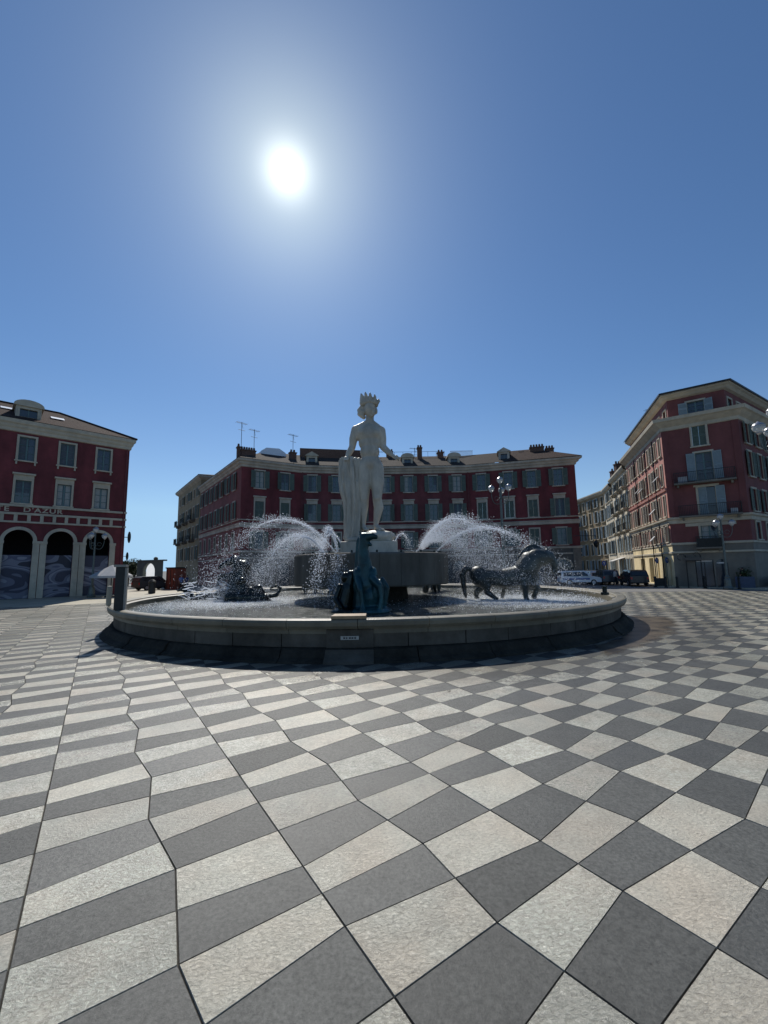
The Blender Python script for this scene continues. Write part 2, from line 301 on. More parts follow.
def mk_wet():
    m,nt,b=new_mat('wet_stain'); L=nt.links.new
    b.inputs['Base Color'].default_value=(.085,.052,.03,1); b.inputs['Roughness'].default_value=.33
    tc=N(nt,'ShaderNodeTexCoord'); n=N(nt,'ShaderNodeTexNoise'); n.inputs['Scale'].default_value=1.6; n.inputs['Detail'].default_value=6; L(tc.outputs['Object'],n.inputs['Vector'])
    cr=N(nt,'ShaderNodeValToRGB'); e=cr.color_ramp.elements; e[0].position=.35; e[0].color=(.035,.030,.025,1); e[1].position=.65; e[1].color=(.15,.12,.085,1); L(n.outputs['Fac'],cr.inputs[0]); L(cr.outputs[0],b.inputs['Base Color'])
    at=N(nt,'ShaderNodeAttribute'); at.attribute_name='edge'
    mr=N(nt,'ShaderNodeMath',operation='MULTIPLY_ADD'); L(n.outputs['Fac'],mr.inputs[0]); mr.inputs[1].default_value=1.2; mr.inputs[2].default_value=-.6
    ad=N(nt,'ShaderNodeMath',operation='ADD'); L(mr.outputs[0],ad.inputs[0]); L(at.outputs['Fac'],ad.inputs[1])
    cl=N(nt,'ShaderNodeMapRange'); cl.inputs[1].default_value=.25; cl.inputs[2].default_value=.75; cl.inputs[3].default_value=0; cl.inputs[4].default_value=.8; L(ad.outputs[0],cl.inputs[0])
    tp=N(nt,'ShaderNodeBsdfTransparent'); mx=N(nt,'ShaderNodeMixShader'); L(cl.outputs[0],mx.inputs[0]); L(tp.outputs[0],mx.inputs[1]); L(b.outputs[0],mx.inputs[2])
    L(mx.outputs[0],nt.nodes['Material Output'].inputs['Surface']); return m
M['wet']=mk_wet()
def mk_hoard():
    m,nt,b=new_mat('printed_hoarding'); L=nt.links.new; b.inputs['Roughness'].default_value=.6
    tc=N(nt,'ShaderNodeTexCoord'); mp=N(nt,'ShaderNodeMapping'); mp.inputs['Scale'].default_value=(.42,.42,.75); L(tc.outputs['Object'],mp.inputs[0])
    w=N(nt,'ShaderNodeTexNoise'); w.inputs['Scale'].default_value=.7; w.inputs['Detail'].default_value=.6; w.inputs['Distortion'].default_value=1.3; L(mp.outputs[0],w.inputs['Vector'])
    cr=N(nt,'ShaderNodeValToRGB'); e=cr.color_ramp.elements; cr.color_ramp.interpolation='CONSTANT'
    e[0].position=0; e[0].color=(.05,.05,.075,1); e[1].position=.40; e[1].color=(.15,.15,.19,1)
    for p,c in ((.47,(.27,.27,.30,1)),(.53,(.11,.11,.16,1)),(.575,(.20,.20,.24,1)),(.66,(.035,.035,.05,1))):
        q=e.new(p); q.color=c
    L(w.outputs['Fac'],cr.inputs[0]); L(cr.outputs[0],b.inputs['Base Color']); return m
M['hoard']=mk_hoard()

# ------------------------------------------------------------------ facades
class F:
    """vertical wall plane from A to B (left to right seen from outside); d = distance outwards"""
    def __init__(s,A,B):
        s.A=Vector((A[0],A[1],0)); s.B=Vector((B[0],B[1],0)); s.e=(s.B-s.A).normalized(); s.len=(s.B-s.A).length
        s.n=Vector((s.e.y,-s.e.x,0)); s.ang=math.atan2(s.e.y,s.e.x)
    def P(s,u,d,z): return s.A+s.e*u+s.n*d+Vector((0,0,z))
    def box(s,mb,u0,u1,d0,d1,z0,z1,m=0):
        mb.hexa([s.P(u0,d1,z0),s.P(u1,d1,z0),s.P(u1,d0,z0),s.P(u0,d0,z0),s.P(u0,d1,z1),s.P(u1,d1,z1),s.P(u1,d0,z1),s.P(u0,d0,z1)],m)
    def wall(s,mb,u0,u1,z0,z1,opens,depth=.28,m=0,arch=()):
        us=sorted({u0,u1}|{round(x,4) for o in opens for x in (o[0],o[1]) if u0<x<u1}); zs=sorted({z0,z1}|{round(x,4) for o in opens for x in (o[2],o[3]) if z0<x<z1})
        for a,b in zip(us,us[1:]):
            for c,d in zip(zs,zs[1:]):
                um=(a+b)/2; zm=(c+d)/2
                if any(o[0]<um<o[1] and o[2]<zm<o[3] for o in opens): continue
                mb.quad(s.P(a,0,c),s.P(b,0,c),s.P(b,0,d),s.P(a,0,d),m)
        for k,o in enumerate(opens):
            a,b,c,d=o[:4]
            if len(o)>4:
                r=(b-a)/2; cz=d-r; cx=(a+b)/2; n=14
                pts=[(cx+r*math.cos(PI*i/n),cz+r*math.sin(PI*i/n)) for i in range(n+1)]   # right to left
                for i in range(n):
                    p,q=pts[i],pts[i+1]; corner=b if i<n/2 else a
                    mb.poly([s.P(p[0],0,p[1]),s.P(corner,0,d),s.P(q[0],0,q[1])],m)
                    mb.quad(s.P(p[0],0,p[1]),s.P(q[0],0,q[1]),s.P(q[0],-depth,q[1]),s.P(p[0],-depth,p[1]),m)
                dd=cz
            else:
                mb.quad(s.P(a,0,d),s.P(b,0,d),s.P(b,-depth,d),s.P(a,-depth,d),m); dd=d
            mb.quad(s.P(a,0,c),s.P(a,0,dd),s.P(a,-depth,dd),s.P(a,-depth,c),m)
            mb.quad(s.P(b,0,c),s.P(b,-depth,c),s.P(b,-depth,dd),s.P(b,0,dd),m)
            if c>z0: mb.quad(s.P(a,0,c),s.P(a,-depth,c),s.P(b,-depth,c),s.P(b,0,c),m)
def sweep(mb,prof,pts,m=0,closed_ends=True):
    """profile [(d outwards, z)] swept along ground polyline (left to right seen from outside) with mitred corners"""
    pts=[Vector((p[0],p[1],0)) for p in pts]; rows=[]
    for i,p in enumerate(pts):
        ns=[]
        if i>0: e=(pts[i]-pts[i-1]).normalized(); ns.append(Vector((e.y,-e.x,0)))
        if i<len(pts)-1: e=(pts[i+1]-pts[i]).normalized(); ns.append(Vector((e.y,-e.x,0)))
        n=sum(ns,Vector()).normalized(); k=1/max(.3,n.dot(ns[0]))
        rows.append([p+n*k*d+Vector((0,0,z)) for d,z in prof])
    for a,b in zip(rows,rows[1:]):
        for j in range(len(prof)-1): mb.quad(a[j],b[j],b[j+1],a[j+1],m)
    if closed_ends: mb.poly(rows[0],m); mb.poly(list(reversed(rows[-1])),m)
    return rows

WCACHE={}
def win_meshes(key):
    """local coords: x along wall, -y outward, z up, origin at the centre of the opening's bottom"""
    if key in WCACHE: return WCACHE[key]
    w,h,kind,hood,mt,sm=key
    fr=MB(); t=.17 if w>.9 else .12
    fr.box(-w/2-t,-w/2,-.07,.0,-.02,h+t); fr.box(w/2,w/2+t,-.07,.0,-.02,h+t); fr.box(-w/2,w/2,-.07,.0,h,h+t)
    fr.box(-w/2-t-.08,w/2+t+.08,-.15,.0,-.14,-.022)
    if hood=='keys':
        fr.box(-w/2-t+.02,-w/2-.02,-.12,.0,-.42,-.142); fr.box(w/2+.02,w/2+t-.02,-.12,.0,-.42,-.142)
    if hood=='hood':
        fr.box(-w/2-t,w/2+t,-.09,.0,h+t+.002,h+t+.34); fr.box(-w/2-t-.1,w/2+t+.1,-.26,.0,h+t+.342,h+t+.50)
    pn=MB(); pn.box(-w/2,w/2,.20,.22,0,h)
    sa=MB(); b=.05
    sa.box(-w/2,-w/2+.07,.13,.19,0,h); sa.box(w/2-.07,w/2,.13,.19,0,h); sa.box(-.06,.06,.12,.19,0,h)
    sa.box(-w/2+.07,w/2-.07,.132,.19,0,.08); sa.box(-w/2+.07,w/2-.07,.132,.19,h-.08,h)
    for k in (1,2): 
        z=h*k/3; sa.box(-w/2+.07,-.06,.14,.19,z-.02,z+.02); sa.box(.06,w/2-.07,.14,.19,z-.02,z+.02)
    def shutter(x0,x1,y0,y1):
        s=MB(); f=.06
        s.box(x0,x0+f,y0,y1,0.02,h); s.box(x1-f,x1,y0,y1,0.02,h)
        for a,c in ((.02,.1),(h*.5-.04,h*.5+.04),(h-.08,h)): s.box(x0+f,x1-f,y0,y1,a,c)
        s.box(x0+f,x1-f,(y0+y1)/2+.012,y1,.1,h-.08)
        n=max(6,int(h/.13))
        for k in range(n):
            z=.12+(h-.22)*k/n
            if abs(z-h*.5)<.09: continue
            s.hexa([(x0+f,y0+.004,z),(x1-f,y0+.004,z),(x1-f,(y0+y1)/2+.01,z+.05),(x0+f,(y0+y1)/2+.01,z+.05),(x0+f,y0+.004,z+.02),(x1-f,y0+.004,z+.02),(x1-f,(y0+y1)/2+.01,z+.07),(x0+f,(y0+y1)/2+.01,z+.07)])
        return s
    out=[('frame',fr,mt),('pane',pn,'pane'),('sash',sa,'sash')]
    if kind=='open':
        out+= [('shutter',shutter(-w/2-t*.3-w/2-.02,-w/2-t*.3,-.14,-.08),sm),('shutter',shutter(w/2+t*.3,w/2+t*.3+w/2+.02,-.14,-.08),sm)]
    elif kind=='closed':
        out=[('frame',fr,mt),('shutter',shutter(-w/2+.01,-.005,.04,.10),sm),('shutter',shutter(.005,w/2-.01,.04,.10),sm)]
    elif kind=='half':
        out=[('frame',fr,mt),('pane',pn,'pane'),('shutter',shutter(-w/2+.01,-.005,.04,.10),sm),('shutter',shutter(w/2+t*.3,w/2+t*.3+w/2+.02,-.14,-.08),sm)]
    elif kind=='dark':
        dk=MB(); dk.box(-w/2,-.1,.23,.25,0,h); out[1]=('pane',pn,'black_in')
    res=[]
    for nm,mb,mk in out:
        me=bpy.data.meshes.new(nm); me.from_pydata(mb.v,[],mb.f); me.materials.append(M[mk]); me.update(); res.append((nm,me))
    WCACHE[key]=res; return res
WR=random.Random(21)
M['curtain']=mat('pale_curtain',(.36,.37,.35),.9,.2,9.)
M['curtain_b']=mat('dim_curtain',(.10,.12,.14),.9,.2,9.)
def window(f,root,u,z,w,h,kind='open',hood='',mt='trim',sm='shutter'):
    k=win_meshes((w,h,kind,hood,mt,sm))
    p=f.P(u,0,z)-root.location
    fr=None
    for nm,me in k:
        o=bpy.data.objects.new('window' if nm=='frame' else nm,me); COL.objects.link(o)
        if nm=='frame': o.parent=root; o.location=p; o.rotation_euler=(0,0,f.ang); fr=o
        else: o.parent=fr
        if nm=='shutter' and kind=='open':
            sd=-1 if sum(v.co.x for v in me.vertices)<0 else 1; a=WR.choice((0,0,0,.12,.25,.5))*WR.random()*1.3*sd
            t_=.17 if w>.9 else .12; h_=Vector((sd*(w/2+t_*.3),-.08,0)); o.rotation_euler=(0,0,-a); o.location=h_-Matrix.Rotation(-a,3,'Z')@h_
    if kind in ('open','plain') and WR.random()<.55:
        cu=MB(); hh=h*WR.choice((1,1,.55)); 
        for x0,x1 in WR.choice((((-w/2+.07,-.12),(.12,w/2-.07)),((-w/2+.07,w*.1),),((-w*.05,w/2-.07),),((-w/2+.07,w/2-.07),))): cu.box(x0,x1,.192,.197,h-hh+.02,h-.05)
        cu.build('curtain',M[WR.choice(('curtain','curtain','curtain_b'))],fr)
    return (u-w/2,u+w/2,z,z+h)
def opening(u,z,w,h): return (u-w/2,u+w/2,z,z+h)
def part(mb,name,mats,root,**k):
    """mesh whose vertices are in world coordinates"""
    o=mb.build(name,mats,root,**k); o.location=-Vector(root.location); return o
def dormer(f,root,roofobj,u,z,w,h,depth,arched=True,d=-.4,mt='cream'):
    mb=MB(); f.wall
    f.box(mb,u-w/2,u-w/2+.3,d-depth,d,z,z+h); f.box(mb,u+w/2-.3,u+w/2,d-depth,d,z,z+h)
    f.box(mb,u-w/2+.3,u+w/2-.3,d-depth,d-.1,z,z+.35); f.box(mb,u-w/2+.3,u+w/2-.3,d-depth,d-.004,z+h-.25,z+h)
    n=10; r=w/2+.18; top=.55
    pts=[(u+r,z+h)]+[(u+r*math.cos(PI*i/n),z+h+.1+top*math.sin(PI*i/n)) if arched else (u+r*(1-2*i/n),z+h+.1+top*(1-abs(1-2*i/n))) for i in range(n+1)]+[(u-r,z+h)]
    a=[f.P(p[0],d+.15,p[1]) for p in pts]; b=[f.P(p[0],d-depth,p[1]) for p in pts]
    mb.poly(a); mb.poly(list(reversed(b)))
    for i in range(len(pts)): j=(i+1)%len(pts); mb.quad(a[i],b[i],b[j],a[j])
    o=part(mb,'dormer',M[mt],root)
    g=MB(); f.box(g,u-w/2+.3,u+w/2-.3,d-.30,d-.25,z+.35,z+h-.25); f.box(g,u-.04,u+.04,d-.25,d-.2,z+.35,z+h-.25,1)
    q=g.build('dormer_window',[M['pane'],M['sash']],o)
    return o
def chimney(root,x,y,z,w,h,pots=4,dp=.7,ang=0):
    mb=MB(); mb.box(-w/2,w/2,-dp/2,dp/2,-1.2,h); mb.box(-w/2-.08,w/2+.08,-dp/2-.08,dp/2+.08,h+.002,h+.14)
    for k in range(pots):
        mb.lathe([(.13,0),(.15,.2),(.12,.42)],(-w/2+w*(k+.5)/pots,0,h+.142),8)
    o=mb.build('chimney',M['chimney'],root); o.location=Vector((x,y,z))-root.location; o.rotation_euler=(0,0,ang); return o
def antenna(x,y,z,h,label,rz=0):
    mb=MB(); mb.tube([(0,0,0),(0,0,h)],.035,5)
    mb.tube([(-.8,0,h-.15),(.8,0,h-.15)],.025,4)
    for k in range(7): mb.tube([(-.7+k*.23,-.4,h-.15),(-.7+k*.23,.4,h-.15)],.015,3)
    mb.tube([(-.5,0,h-1.1),(.5,0,h-1.1)],.025,4); mb.tube([(0,0,h-.15),(.25,.1,h-.8)],.02,4)
    o=mb.build('roof_antenna',M['iron'],None,(x,y,z)); o.rotation_euler=(0,0,rz)
    tag(o,label,'antenna','television antennas on the roofs')
def balcony(f,root,u,z,w,d=.8,label=None,solid=False,mt='greystone'):
    mb=MB(); f.box(mb,u-w/2,u+w/2,0.001,d,z-.14,z)
    for s in (-1,1): f.box(mb,u+s*(w/2-.3)-.08,u+s*(w/2-.3)+.08,.001,d*.6,z-.4,z-.142)
    o=part(mb,'balcony',M[mt],root)
    r=MB(); 
    f.box(r,u-w/2+.02,u+w/2-.02,d-.06,d-.02,z+.95,z+1.0); f.box(r,u-w/2+.02,u+w/2-.02,d-.055,d-.025,z+.06,z+.10)
    for s in (-1,1): f.box(r,u+s*(w/2-.04)-.02,u+s*(w/2-.04)+.02,.0,d-.06,z+.95,z+1.0); f.box(r,u+s*(w/2-.04)-.02,u+s*(w/2-.04)+.02,.0,d-.06,z+.06,z+.10)
    n=int(w/.13)
    for k in range(n+1):
        x=u-w/2+.05+(w-.1)*k/n; f.box(r,x-.011,x+.011,d-.05,d-.03,z+.0,z+.95)
    for k in range(5):
        for s in (-1,1): x=u+s*(w/2-.04); f.box(r,x-.011,x+.011,.08+k*d/5,.10+k*d/5,z,z+.95)
    if solid: f.box(r,u-w/2+.08,u+w/2-.08,d-.16,d-.07,z+.01,z+.8)
    q=r.build('railing',M['iron'],o)
    return o
def lettering(f,root,txt,u,z,size,name='sign_lettering',d=.01,ext=.03,mt='trim',space=1.):
    cu=bpy.data.curves.new('t','FONT'); cu.body=txt; cu.size=size; cu.extrude=ext; cu.space_character=space; cu.offset=.012
    to=bpy.data.objects.new('t',cu); COL.objects.link(to)
    dg=bpy.context.evaluated_depsgraph_get(); me=bpy.data.meshes.new_from_object(to.evaluated_get(dg)); bpy.data.objects.remove(to)
    me.transform(Matrix.Rotation(R(90),4,'X')); me.materials.clear(); me.materials.append(M[mt])
    o=bpy.data.objects.new(name,me); COL.objects.link(o); o.parent=root; o.location=f.P(u,d+ext,z)-root.location; o.rotation_euler=(0,0,f.ang)
    return o

# ================================================================== GROUND
g=MB(); g.quad((-3000,-600,-.03),(3000,-600,-.03),(3000,4000,-.03),(-3000,4000,-.03))
tag(g.build('ground',M['ground']),kind='structure')
C=Vector((-.70,22.14,0)); RB=11.6; ZR=1.035; ZW=.72
# slab lattice measured from the pavement itself
LS=1.4375; OX,OY=-1.3423*LS,1.5947*LS; ANG=R(34.373); W=.6093*LS; S=.3077*LS; AA=.0738*LS; ZZ=.0373*LS
e1=Vector((math.cos(ANG),math.sin(ANG),0)); e2=Vector((-math.sin(ANG),math.cos(ANG),0)); ORG=Vector((OX,OY,0))
def vert(i,j):
    if i%2==0:
        c=4 if i%4==0 else 2; off=(0,AA,0,-AA)[(j-c)%4]
        return ORG+e1*(W*i)+e2*(S*j+off)
    b=(i//2)%2; z=(-1,0,1,0)[j%4]*(1 if b==0 else -1)
    return ORG+e1*(W*i+z*ZZ)+e2*(S*j)
def in_tiles(p):
    x,y=p.x,p.y
    if y>28.6+.556*(x+25.9): return False
    if y>34.6-.12*(x-20.8): return False
    if y<-7 or x<-34 or x>46: return False
    return (Vector((x,y,0))-C).length>11.3
pave=MB(); cols=[]
rt=random.Random(3)
for i in range(-70,90):
    for j in range(-90,140):
        c=(vert(i,j)+vert(i+1,j+1))/2
        if not in_tiles(c): continue
        q=[vert(i,j),vert(i+1,j),vert(i+1,j+1),vert(i,j+1)]
        ju=.0036; jv=.0030; near=c.length<26
        a=q[0]+e1*ju+e2*jv; b=q[1]-e1*ju+e2*jv; d=q[2]-e1*ju-e2*jv; f_=q[3]+e1*ju-e2*jv
        h=rt.uniform(-.0012,.0012); lt=1. if (i+j)%2==0 else 0.
        tl=[Vector((0,0,h+rt.uniform(-.0012,.0012))) for _ in range(4)]
        pts=[a,b,d,f_]
        ctr=sum(pts,Vector())/4
        top=[p+(ctr-p).normalized()*.004+tt for p,tt in zip(pts,tl)]
        n0=len(pave.f); pave.quad(*top)
        if near:
            for k in range(4):
                k2=(k+1)%4; pave.quad(pts[k]+Vector((0,0,-.014)),pts[k2]+Vector((0,0,-.014)),top[k2],top[k])
        cc=(lt,rt.random(),rt.random(),1.)
        cols+= [cc]*(len(pave.f)-n0)
pv=pave.build('pavement',M['tiles']); tag(pv,kind='structure')
ca=pv.data.color_attributes.new('tile','FLOAT_COLOR','CORNER'); buf=[]
for c in cols: buf+=list(c)*4
ca.data.foreach_set('color',buf)
j=MB(); j.poly([(-36,-8,-.012),(47,-8,-.012),(47,31.45,-.012),(-14.5,38.9,-.012),(-14.5,35.0,-.012),(-36,23.1,-.012)][::1]); tag(j.build('paving_bed',M['joint']),kind='structure')
# pale pavement before the arcade
pp=MB(); pp.poly([(-60,9.6,-.006),(-25.9,28.5,-.006),(-14.0,35.2,-.006),(-14.0,46,-.006),(-27,60,-.006),(-60,28,-.006)]); tag(pp.build('arcade_pavement',M['palestone']),kind='structure')
rd=MB(); rd.poly([(-14.0,35.25,-.016),(-14.0,39.0,-.016),(47,32.0,-.016),(60,31,-.016),(60,41,-.016),(31,37.6,-.016),(27,41,-.016),(33.5,60,-.016),(38,74,-.016),(30,90,-.016),(24,60,-.016),(24.5,52,-.016),(11,56,-.016),(-3,56,-.016),(-18,50,-.016),(-40,82,-.016),(-55,75,-.016),(-27,60.1,-.016),(-13.9,46,-.016)]); tag(rd.build('road',M['road']),kind='structure')
# sidewalk + kerb round the right-hand building
kb=MB(); kb.poly([(26.6,41.2,.10),(31.6,35.2,.10),(48,43.8,.10),(49.1,47.4,.10),(32.3,36.6,.10),(27.6,40.1,.10),(33.2,55.9,.10),(32.2,56.2,.10)])
for a,b in (((32.2,56.2),(26.6,41.2)),((26.6,41.2),(31.6,35.2)),((31.6,35.2),(48,43.8))): kb.quad((a[0],a[1],-.03),(b[0],b[1],-.03),(b[0],b[1],.10),(a[0],a[1],.10))
tag(kb.build('sidewalk',M['palestone']),kind='structure')
# wet patch right of the basin
wp=MB(); ring=[(9.91,18.68),(11.5,19.4),(12.6,18.4),(12.0,16.8),(10.7,15.2),(9.2,13.4),(7.6,12.2),(6.3,11.2),(5.4,10.6),(5.6,12.1),(7.2,13.4),(8.6,15.1),(9.7,17.0)]
cen=Vector((9.3,15.3,.006)); inn=[cen+(Vector((x,y,.006))-cen)*.62 for x,y in ring]
inn=[Vector((9.9,17.9,.006)),Vector((10.6,18.3,.006)),Vector((11.4,18.0,.006)),Vector((11.0,16.9,.006)),Vector((9.9,15.6,.006)),Vector((8.7,14.1,.006)),Vector((7.5,12.9,.006)),Vector((6.6,12.0,.006)),Vector((5.9,11.3,.006)),Vector((6.0,12.0,.006)),Vector((7.4,13.3,.006)),Vector((8.8,15.0,.006)),Vector((9.8,16.8,.006))]
ev=[]
for k in range(len(ring)):
    k2=(k+1)%len(ring); wp.quad((*ring[k],.006),(*ring[k2],.006),inn[k2],inn[k]); ev+=[0,0,1,1]
mid=len(ring)
for k in range(4): pass
wp.poly(inn); ev+=[1]*len(inn)
wo=wp.build('wet_patch',M['wet']); at=wo.data.attributes.new('edge','FLOAT','CORNER'); at.data.foreach_set('value',ev); tag(wo,kind='structure')

# ================================================================== FOUNTAIN BASIN
fo=empty('fountain_basin',C); tag(fo,'large round stone fountain basin with low drum in the middle of the checkered square','fountain')
def ring_block(mb,a0,a1,prof,n=6,jit=None):
    rows=[]
    for k in range(n+1):
        a=a0+(a1-a0)*k/n; rows.append([(r*math.cos(a),r*math.sin(a),z) for r,z in prof])
    for p,q in zip(rows,rows[1:]):
        for t in range(len(prof)): t2=(t+1)%len(prof); mb.quad(p[t],q[t],q[t2],p[t2])
    mb.poly(list(reversed(rows[0]))); mb.poly(rows[-1])
rb=random.Random(5)
cp=MB(); nc=40
for k in range(nc):
    a0=2*PI*k/nc+.0006; a1=2*PI*(k+1)/nc-.0006; dz=rb.uniform(-.003,.003)
    ring_block(cp,a0,a1,[(11.05,.66),(11.05,.93+dz),(11.16,.965+dz),(11.20,1.02+dz),(11.24,ZR+dz),(11.48,ZR+dz),(11.54,1.015+dz),(11.555,.96+dz),(11.545,.87+dz),(11.50,.80+dz),(11.36,.785+dz),(11.36,.66)],4)
cpo=cp.build('coping',M['cap'],fo)
wl=MB(); nb=50; da=2*PI/nb; a00=-PI/2+.012
a=0; 
cuts=[]; a=a00
while a<a00+2*PI-.02:
    cuts.append(a); a+=rb.choice((.112,.124,.136,.10))
cuts[-1:]=[c for c in cuts[-1:] if a00+2*PI-c>.05]; cuts.append(a00+2*PI)
for a0,a1 in zip(cuts,cuts[1:]):
    r=11.33+rb.uniform(-.012,.012)
    ring_block(wl,a0+.0011,a1-.0011,[(11.1,.28),(11.1,.77),(r,.77),(r+.006,.75),(r+.006,.34),(r,.325)],5)
wlo=wl.build('basin_wall',M['basin'],fo)
rc=MB(); rc.lathe([(11.28,.03),(11.28,.80)],(0,0,0),160,0,False); rc.build('mortar_backing',M['joint'],fo)
pl=MB(); a=-PI/2-.3; cuts=[]
while a<-PI/2-.3+2*PI-.04: cuts.append(a); a+=rb.choice((.13,.15,.17))
cuts.append(-PI/2-.3+2*PI)
for a0,a1 in zip(cuts,cuts[1:]):
    r=11.47+rb.uniform(-.03,.03); q=rb.uniform(-.02,.02)
    ring_block(pl,a0+.001,a1-.001,[(11.2,-.02),(11.2,.318),(r-.06,.318),(r,.29),(r+.05+q,.22),(r+.10+q,.12),(r+.24+q,.05),(r+.26+q,-.02)],5)
pl.build('plinth_course',M['basin_lo'],fo,smooth=False)
# projecting block under the hatch
ap=-PI/2+(-.018+.0)
pb=MB(); ring_block(pb,ap-.052,ap+.052,[(11.2,.30),(11.2,.772),(11.385,.772),(11.40,.75),(11.40,.33),(11.385,.31)],4); ring_block(pb,ap-.052,ap+.052,[(11.2,.02),(11.2,.296),(11.52,.296),(11.58,.2),(11.77,.06),(11.79,-.01)],4)
pb.build('projecting_block',M['basin'],fo)
pq=MB(); ring_block(pq,ap-.020,ap+.020,[(11.36,.52),(11.36,.61),(11.42,.61),(11.42,.52)],3); pqo=pq.build('plaque',M['plaque'],fo)
pt=MB()
for k,(a0,w_) in enumerate(((-.014,.004),(-.008,.003),(-.002,.0045),(.004,.004),(.010,.004))):
    ring_block(pt,ap+a0,ap+a0+w_,[(11.415,.545),(11.415,.585),(11.425,.585),(11.425,.545)],2)
pt.build('lettering',M['ink'],pqo)
hp=MB(); ring_block(hp,ap-.040,ap+.036,[(10.95,.99),(10.95,1.115),(11.5,1.115),(11.5,1.04),(11.2,1.04)],4); hpo=hp.build('hatch_plate',M['hatch'],fo)
# inner floor + drum
dr=MB()
nd=26
for k in range(nd):
    a0=2*PI*k/nd+.0016; a1=2*PI*(k+1)/nd-.0016
    ring_block(dr,a0,a1,[(3.2,1.46),(3.2,2.98),(3.90,2.98),(3.97,2.95),(4.0,2.88),(4.0,1.52),(3.95,1.46)],4)
dr.lathe([(.2,1.48),(3.95,1.48),(3.95,2.9),(.2,2.9)],(0,0,0),80,0,True)
dr.build('drum',M['drum'],fo,smooth=False)
db=MB(); db.lathe([(1.95,.3),(1.9,.9),(1.8,1.46)],(0,0,0),48,0,True); db.build('drum_base',M['basin_lo'],fo)
for k in range(20):
    a=2*PI*k/20+.1; nz=MB(); nz.lathe([(.05,2.98),(.05,3.06),(.03,3.1)],(0,0,0),8); nz.build('nozzle',M['bronze'],fo,loc=(3.6*math.cos(a),3.6*math.sin(a),0))
for x,y in ((9.12+.70,17.59-22.14),(-6.4,-9.1)):
    q=MB(); q.lathe([(.16,0),(.16,.10),(.09,.12),(.09,.30),(.12,.31),(.12,.36)],(0,0,0),12); q.build('rim_nozzle',M['bronze'],fo,loc=(x,y,ZR)) if x>0 else None
wt=MB(); n=200; 
rr=[1.9,3.5,5.5,7.5,9.5,11.06]
for i in range(len(rr)-1):
    for k in range(n):
        a0=2*PI*k/n; a1=2*PI*(k+1)/n
        wt.quad((rr[i]*math.cos(a0),rr[i]*math.sin(a0),0),(rr[i+1]*math.cos(a0),rr[i+1]*math.sin(a0),0),(rr[i+1]*math.cos(a1),rr[i+1]*math.sin(a1),0),(rr[i]*math.cos(a1),rr[i]*math.sin(a1),0))
tag(wt.build('water',M['water'],None,(C.x,C.y,ZW)),kind='structure')
# square dark post on the left of the rim and the pale stub outside it
po=empty('metal_post',(-8.93,14.22,ZR)); po.rotation_euler=(0,0,R(20))
tag(po,'dark square metal post standing on the left rim of the fountain','post')
q=MB(); q.box(-.13,.13,-.13,.13,0,1.42); q.build('shaft',M['iron'],po,bevel=.01)
q=MB(); q.box(-.18,.18,-.18,.18,1.422,1.50); q.build('post_cap',M['concrete'],po)
q=MB(); q.box(.134,.20,-.10,.11,0,1.40); q.build('side_plate',M['concrete'],po)
st=MB(); st.box(-.05,.07,-.09,.09,0,.74); o=st.build('stone_stub',M['palestone'],None,(-10.36,15.86,ZR),bevel=.05); o.rotation_euler=(0,0,R(-33)); tag(o,'narrow pale stone stub standing on the leftmost end of the fountain rim','bollard')

# ================================================================== FIGURES
def remesh(mb,name,mt,parent,vox,loc=None,smooth=4,rot=None,disp=0):
    me=bpy.data.meshes.new('tmp'); me.from_pydata(mb.v,[],mb.f); me.update()
    bm=bmesh.new(); bm.from_mesh(me); bmesh.ops.recalc_face_normals(bm,faces=bm.faces); bm.to_mesh(me); bm.free()
    o=bpy.data.objects.new('tmp',me); COL.objects.link(o)
    r=o.modifiers.new('r','REMESH'); r.mode='VOXEL'; r.voxel_size=vox; r.adaptivity=0
    s=o.modifiers.new('s','SMOOTH'); s.factor=.5; s.iterations=smooth
    dg=bpy.context.evaluated_depsgraph_get(); m2=bpy.data.meshes.new_from_object(o.evaluated_get(dg)); bpy.data.objects.remove(o)
    m2.name=name; m2.materials.clear(); m2.materials.append(M[mt]); m2.polygons.foreach_set('use_smooth',[True]*len(m2.polygons)); m2.update()
    q=bpy.data.objects.new(name,m2); COL.objects.link(q)
    if parent: q.parent=parent
    if loc is not None: q.location=loc
    return q
# ---- marble statue
K=.0096
def sp(X,Y,d=0): return ((X-300)*.00948,d,(868-Y)*.00982)
ROOT=Vector((C.x+.085,C.y-.05,2.98))
su=empty('marble_statue',ROOT); tag(su,'tall white marble statue of a nude man in a spiked crown atop the drum','statue')
b=MB(); Z0=0
off=1.22   # plinth height
def s3(X,Y,d=0): x,y,z=sp(X,Y,d); return (x,y,z+off)
def cap(X0,Y0,d0,r0,X1,Y1,d1,r1): b.cap(s3(X0,Y0,d0),r0*K,s3(X1,Y1,d1),r1*K)
def ell(X,Y,d,rx,ry,rz,rot=None): b.ball(s3(X,Y,d),(rx*K,ry*K,rz*K),18,12,mat=rot)
ry=lambda a: Matrix.Rotation(R(a),3,'Y')
# head, turned slightly to its left (picture right)
ell(292,178,-.06,34,40,47); ell(299,205,-.14,25,28,24); ell(303,196,-.40,7,9,14,); ell(303,213,-.36,11,6,4); ell(300,226,-.28,11,10,8)
ell(286,183,-.37,9,5,5); ell(316,184,-.33,8,5,5); ell(296,168,-.34,28,10,7)
ell(252,190,.02,9,12,13)
cap(292,215,.04,23,290,268,.06,25); cap(278,262,.05,24,240,280,.05,24); cap(302,262,.05,24,332,285,.05,24)
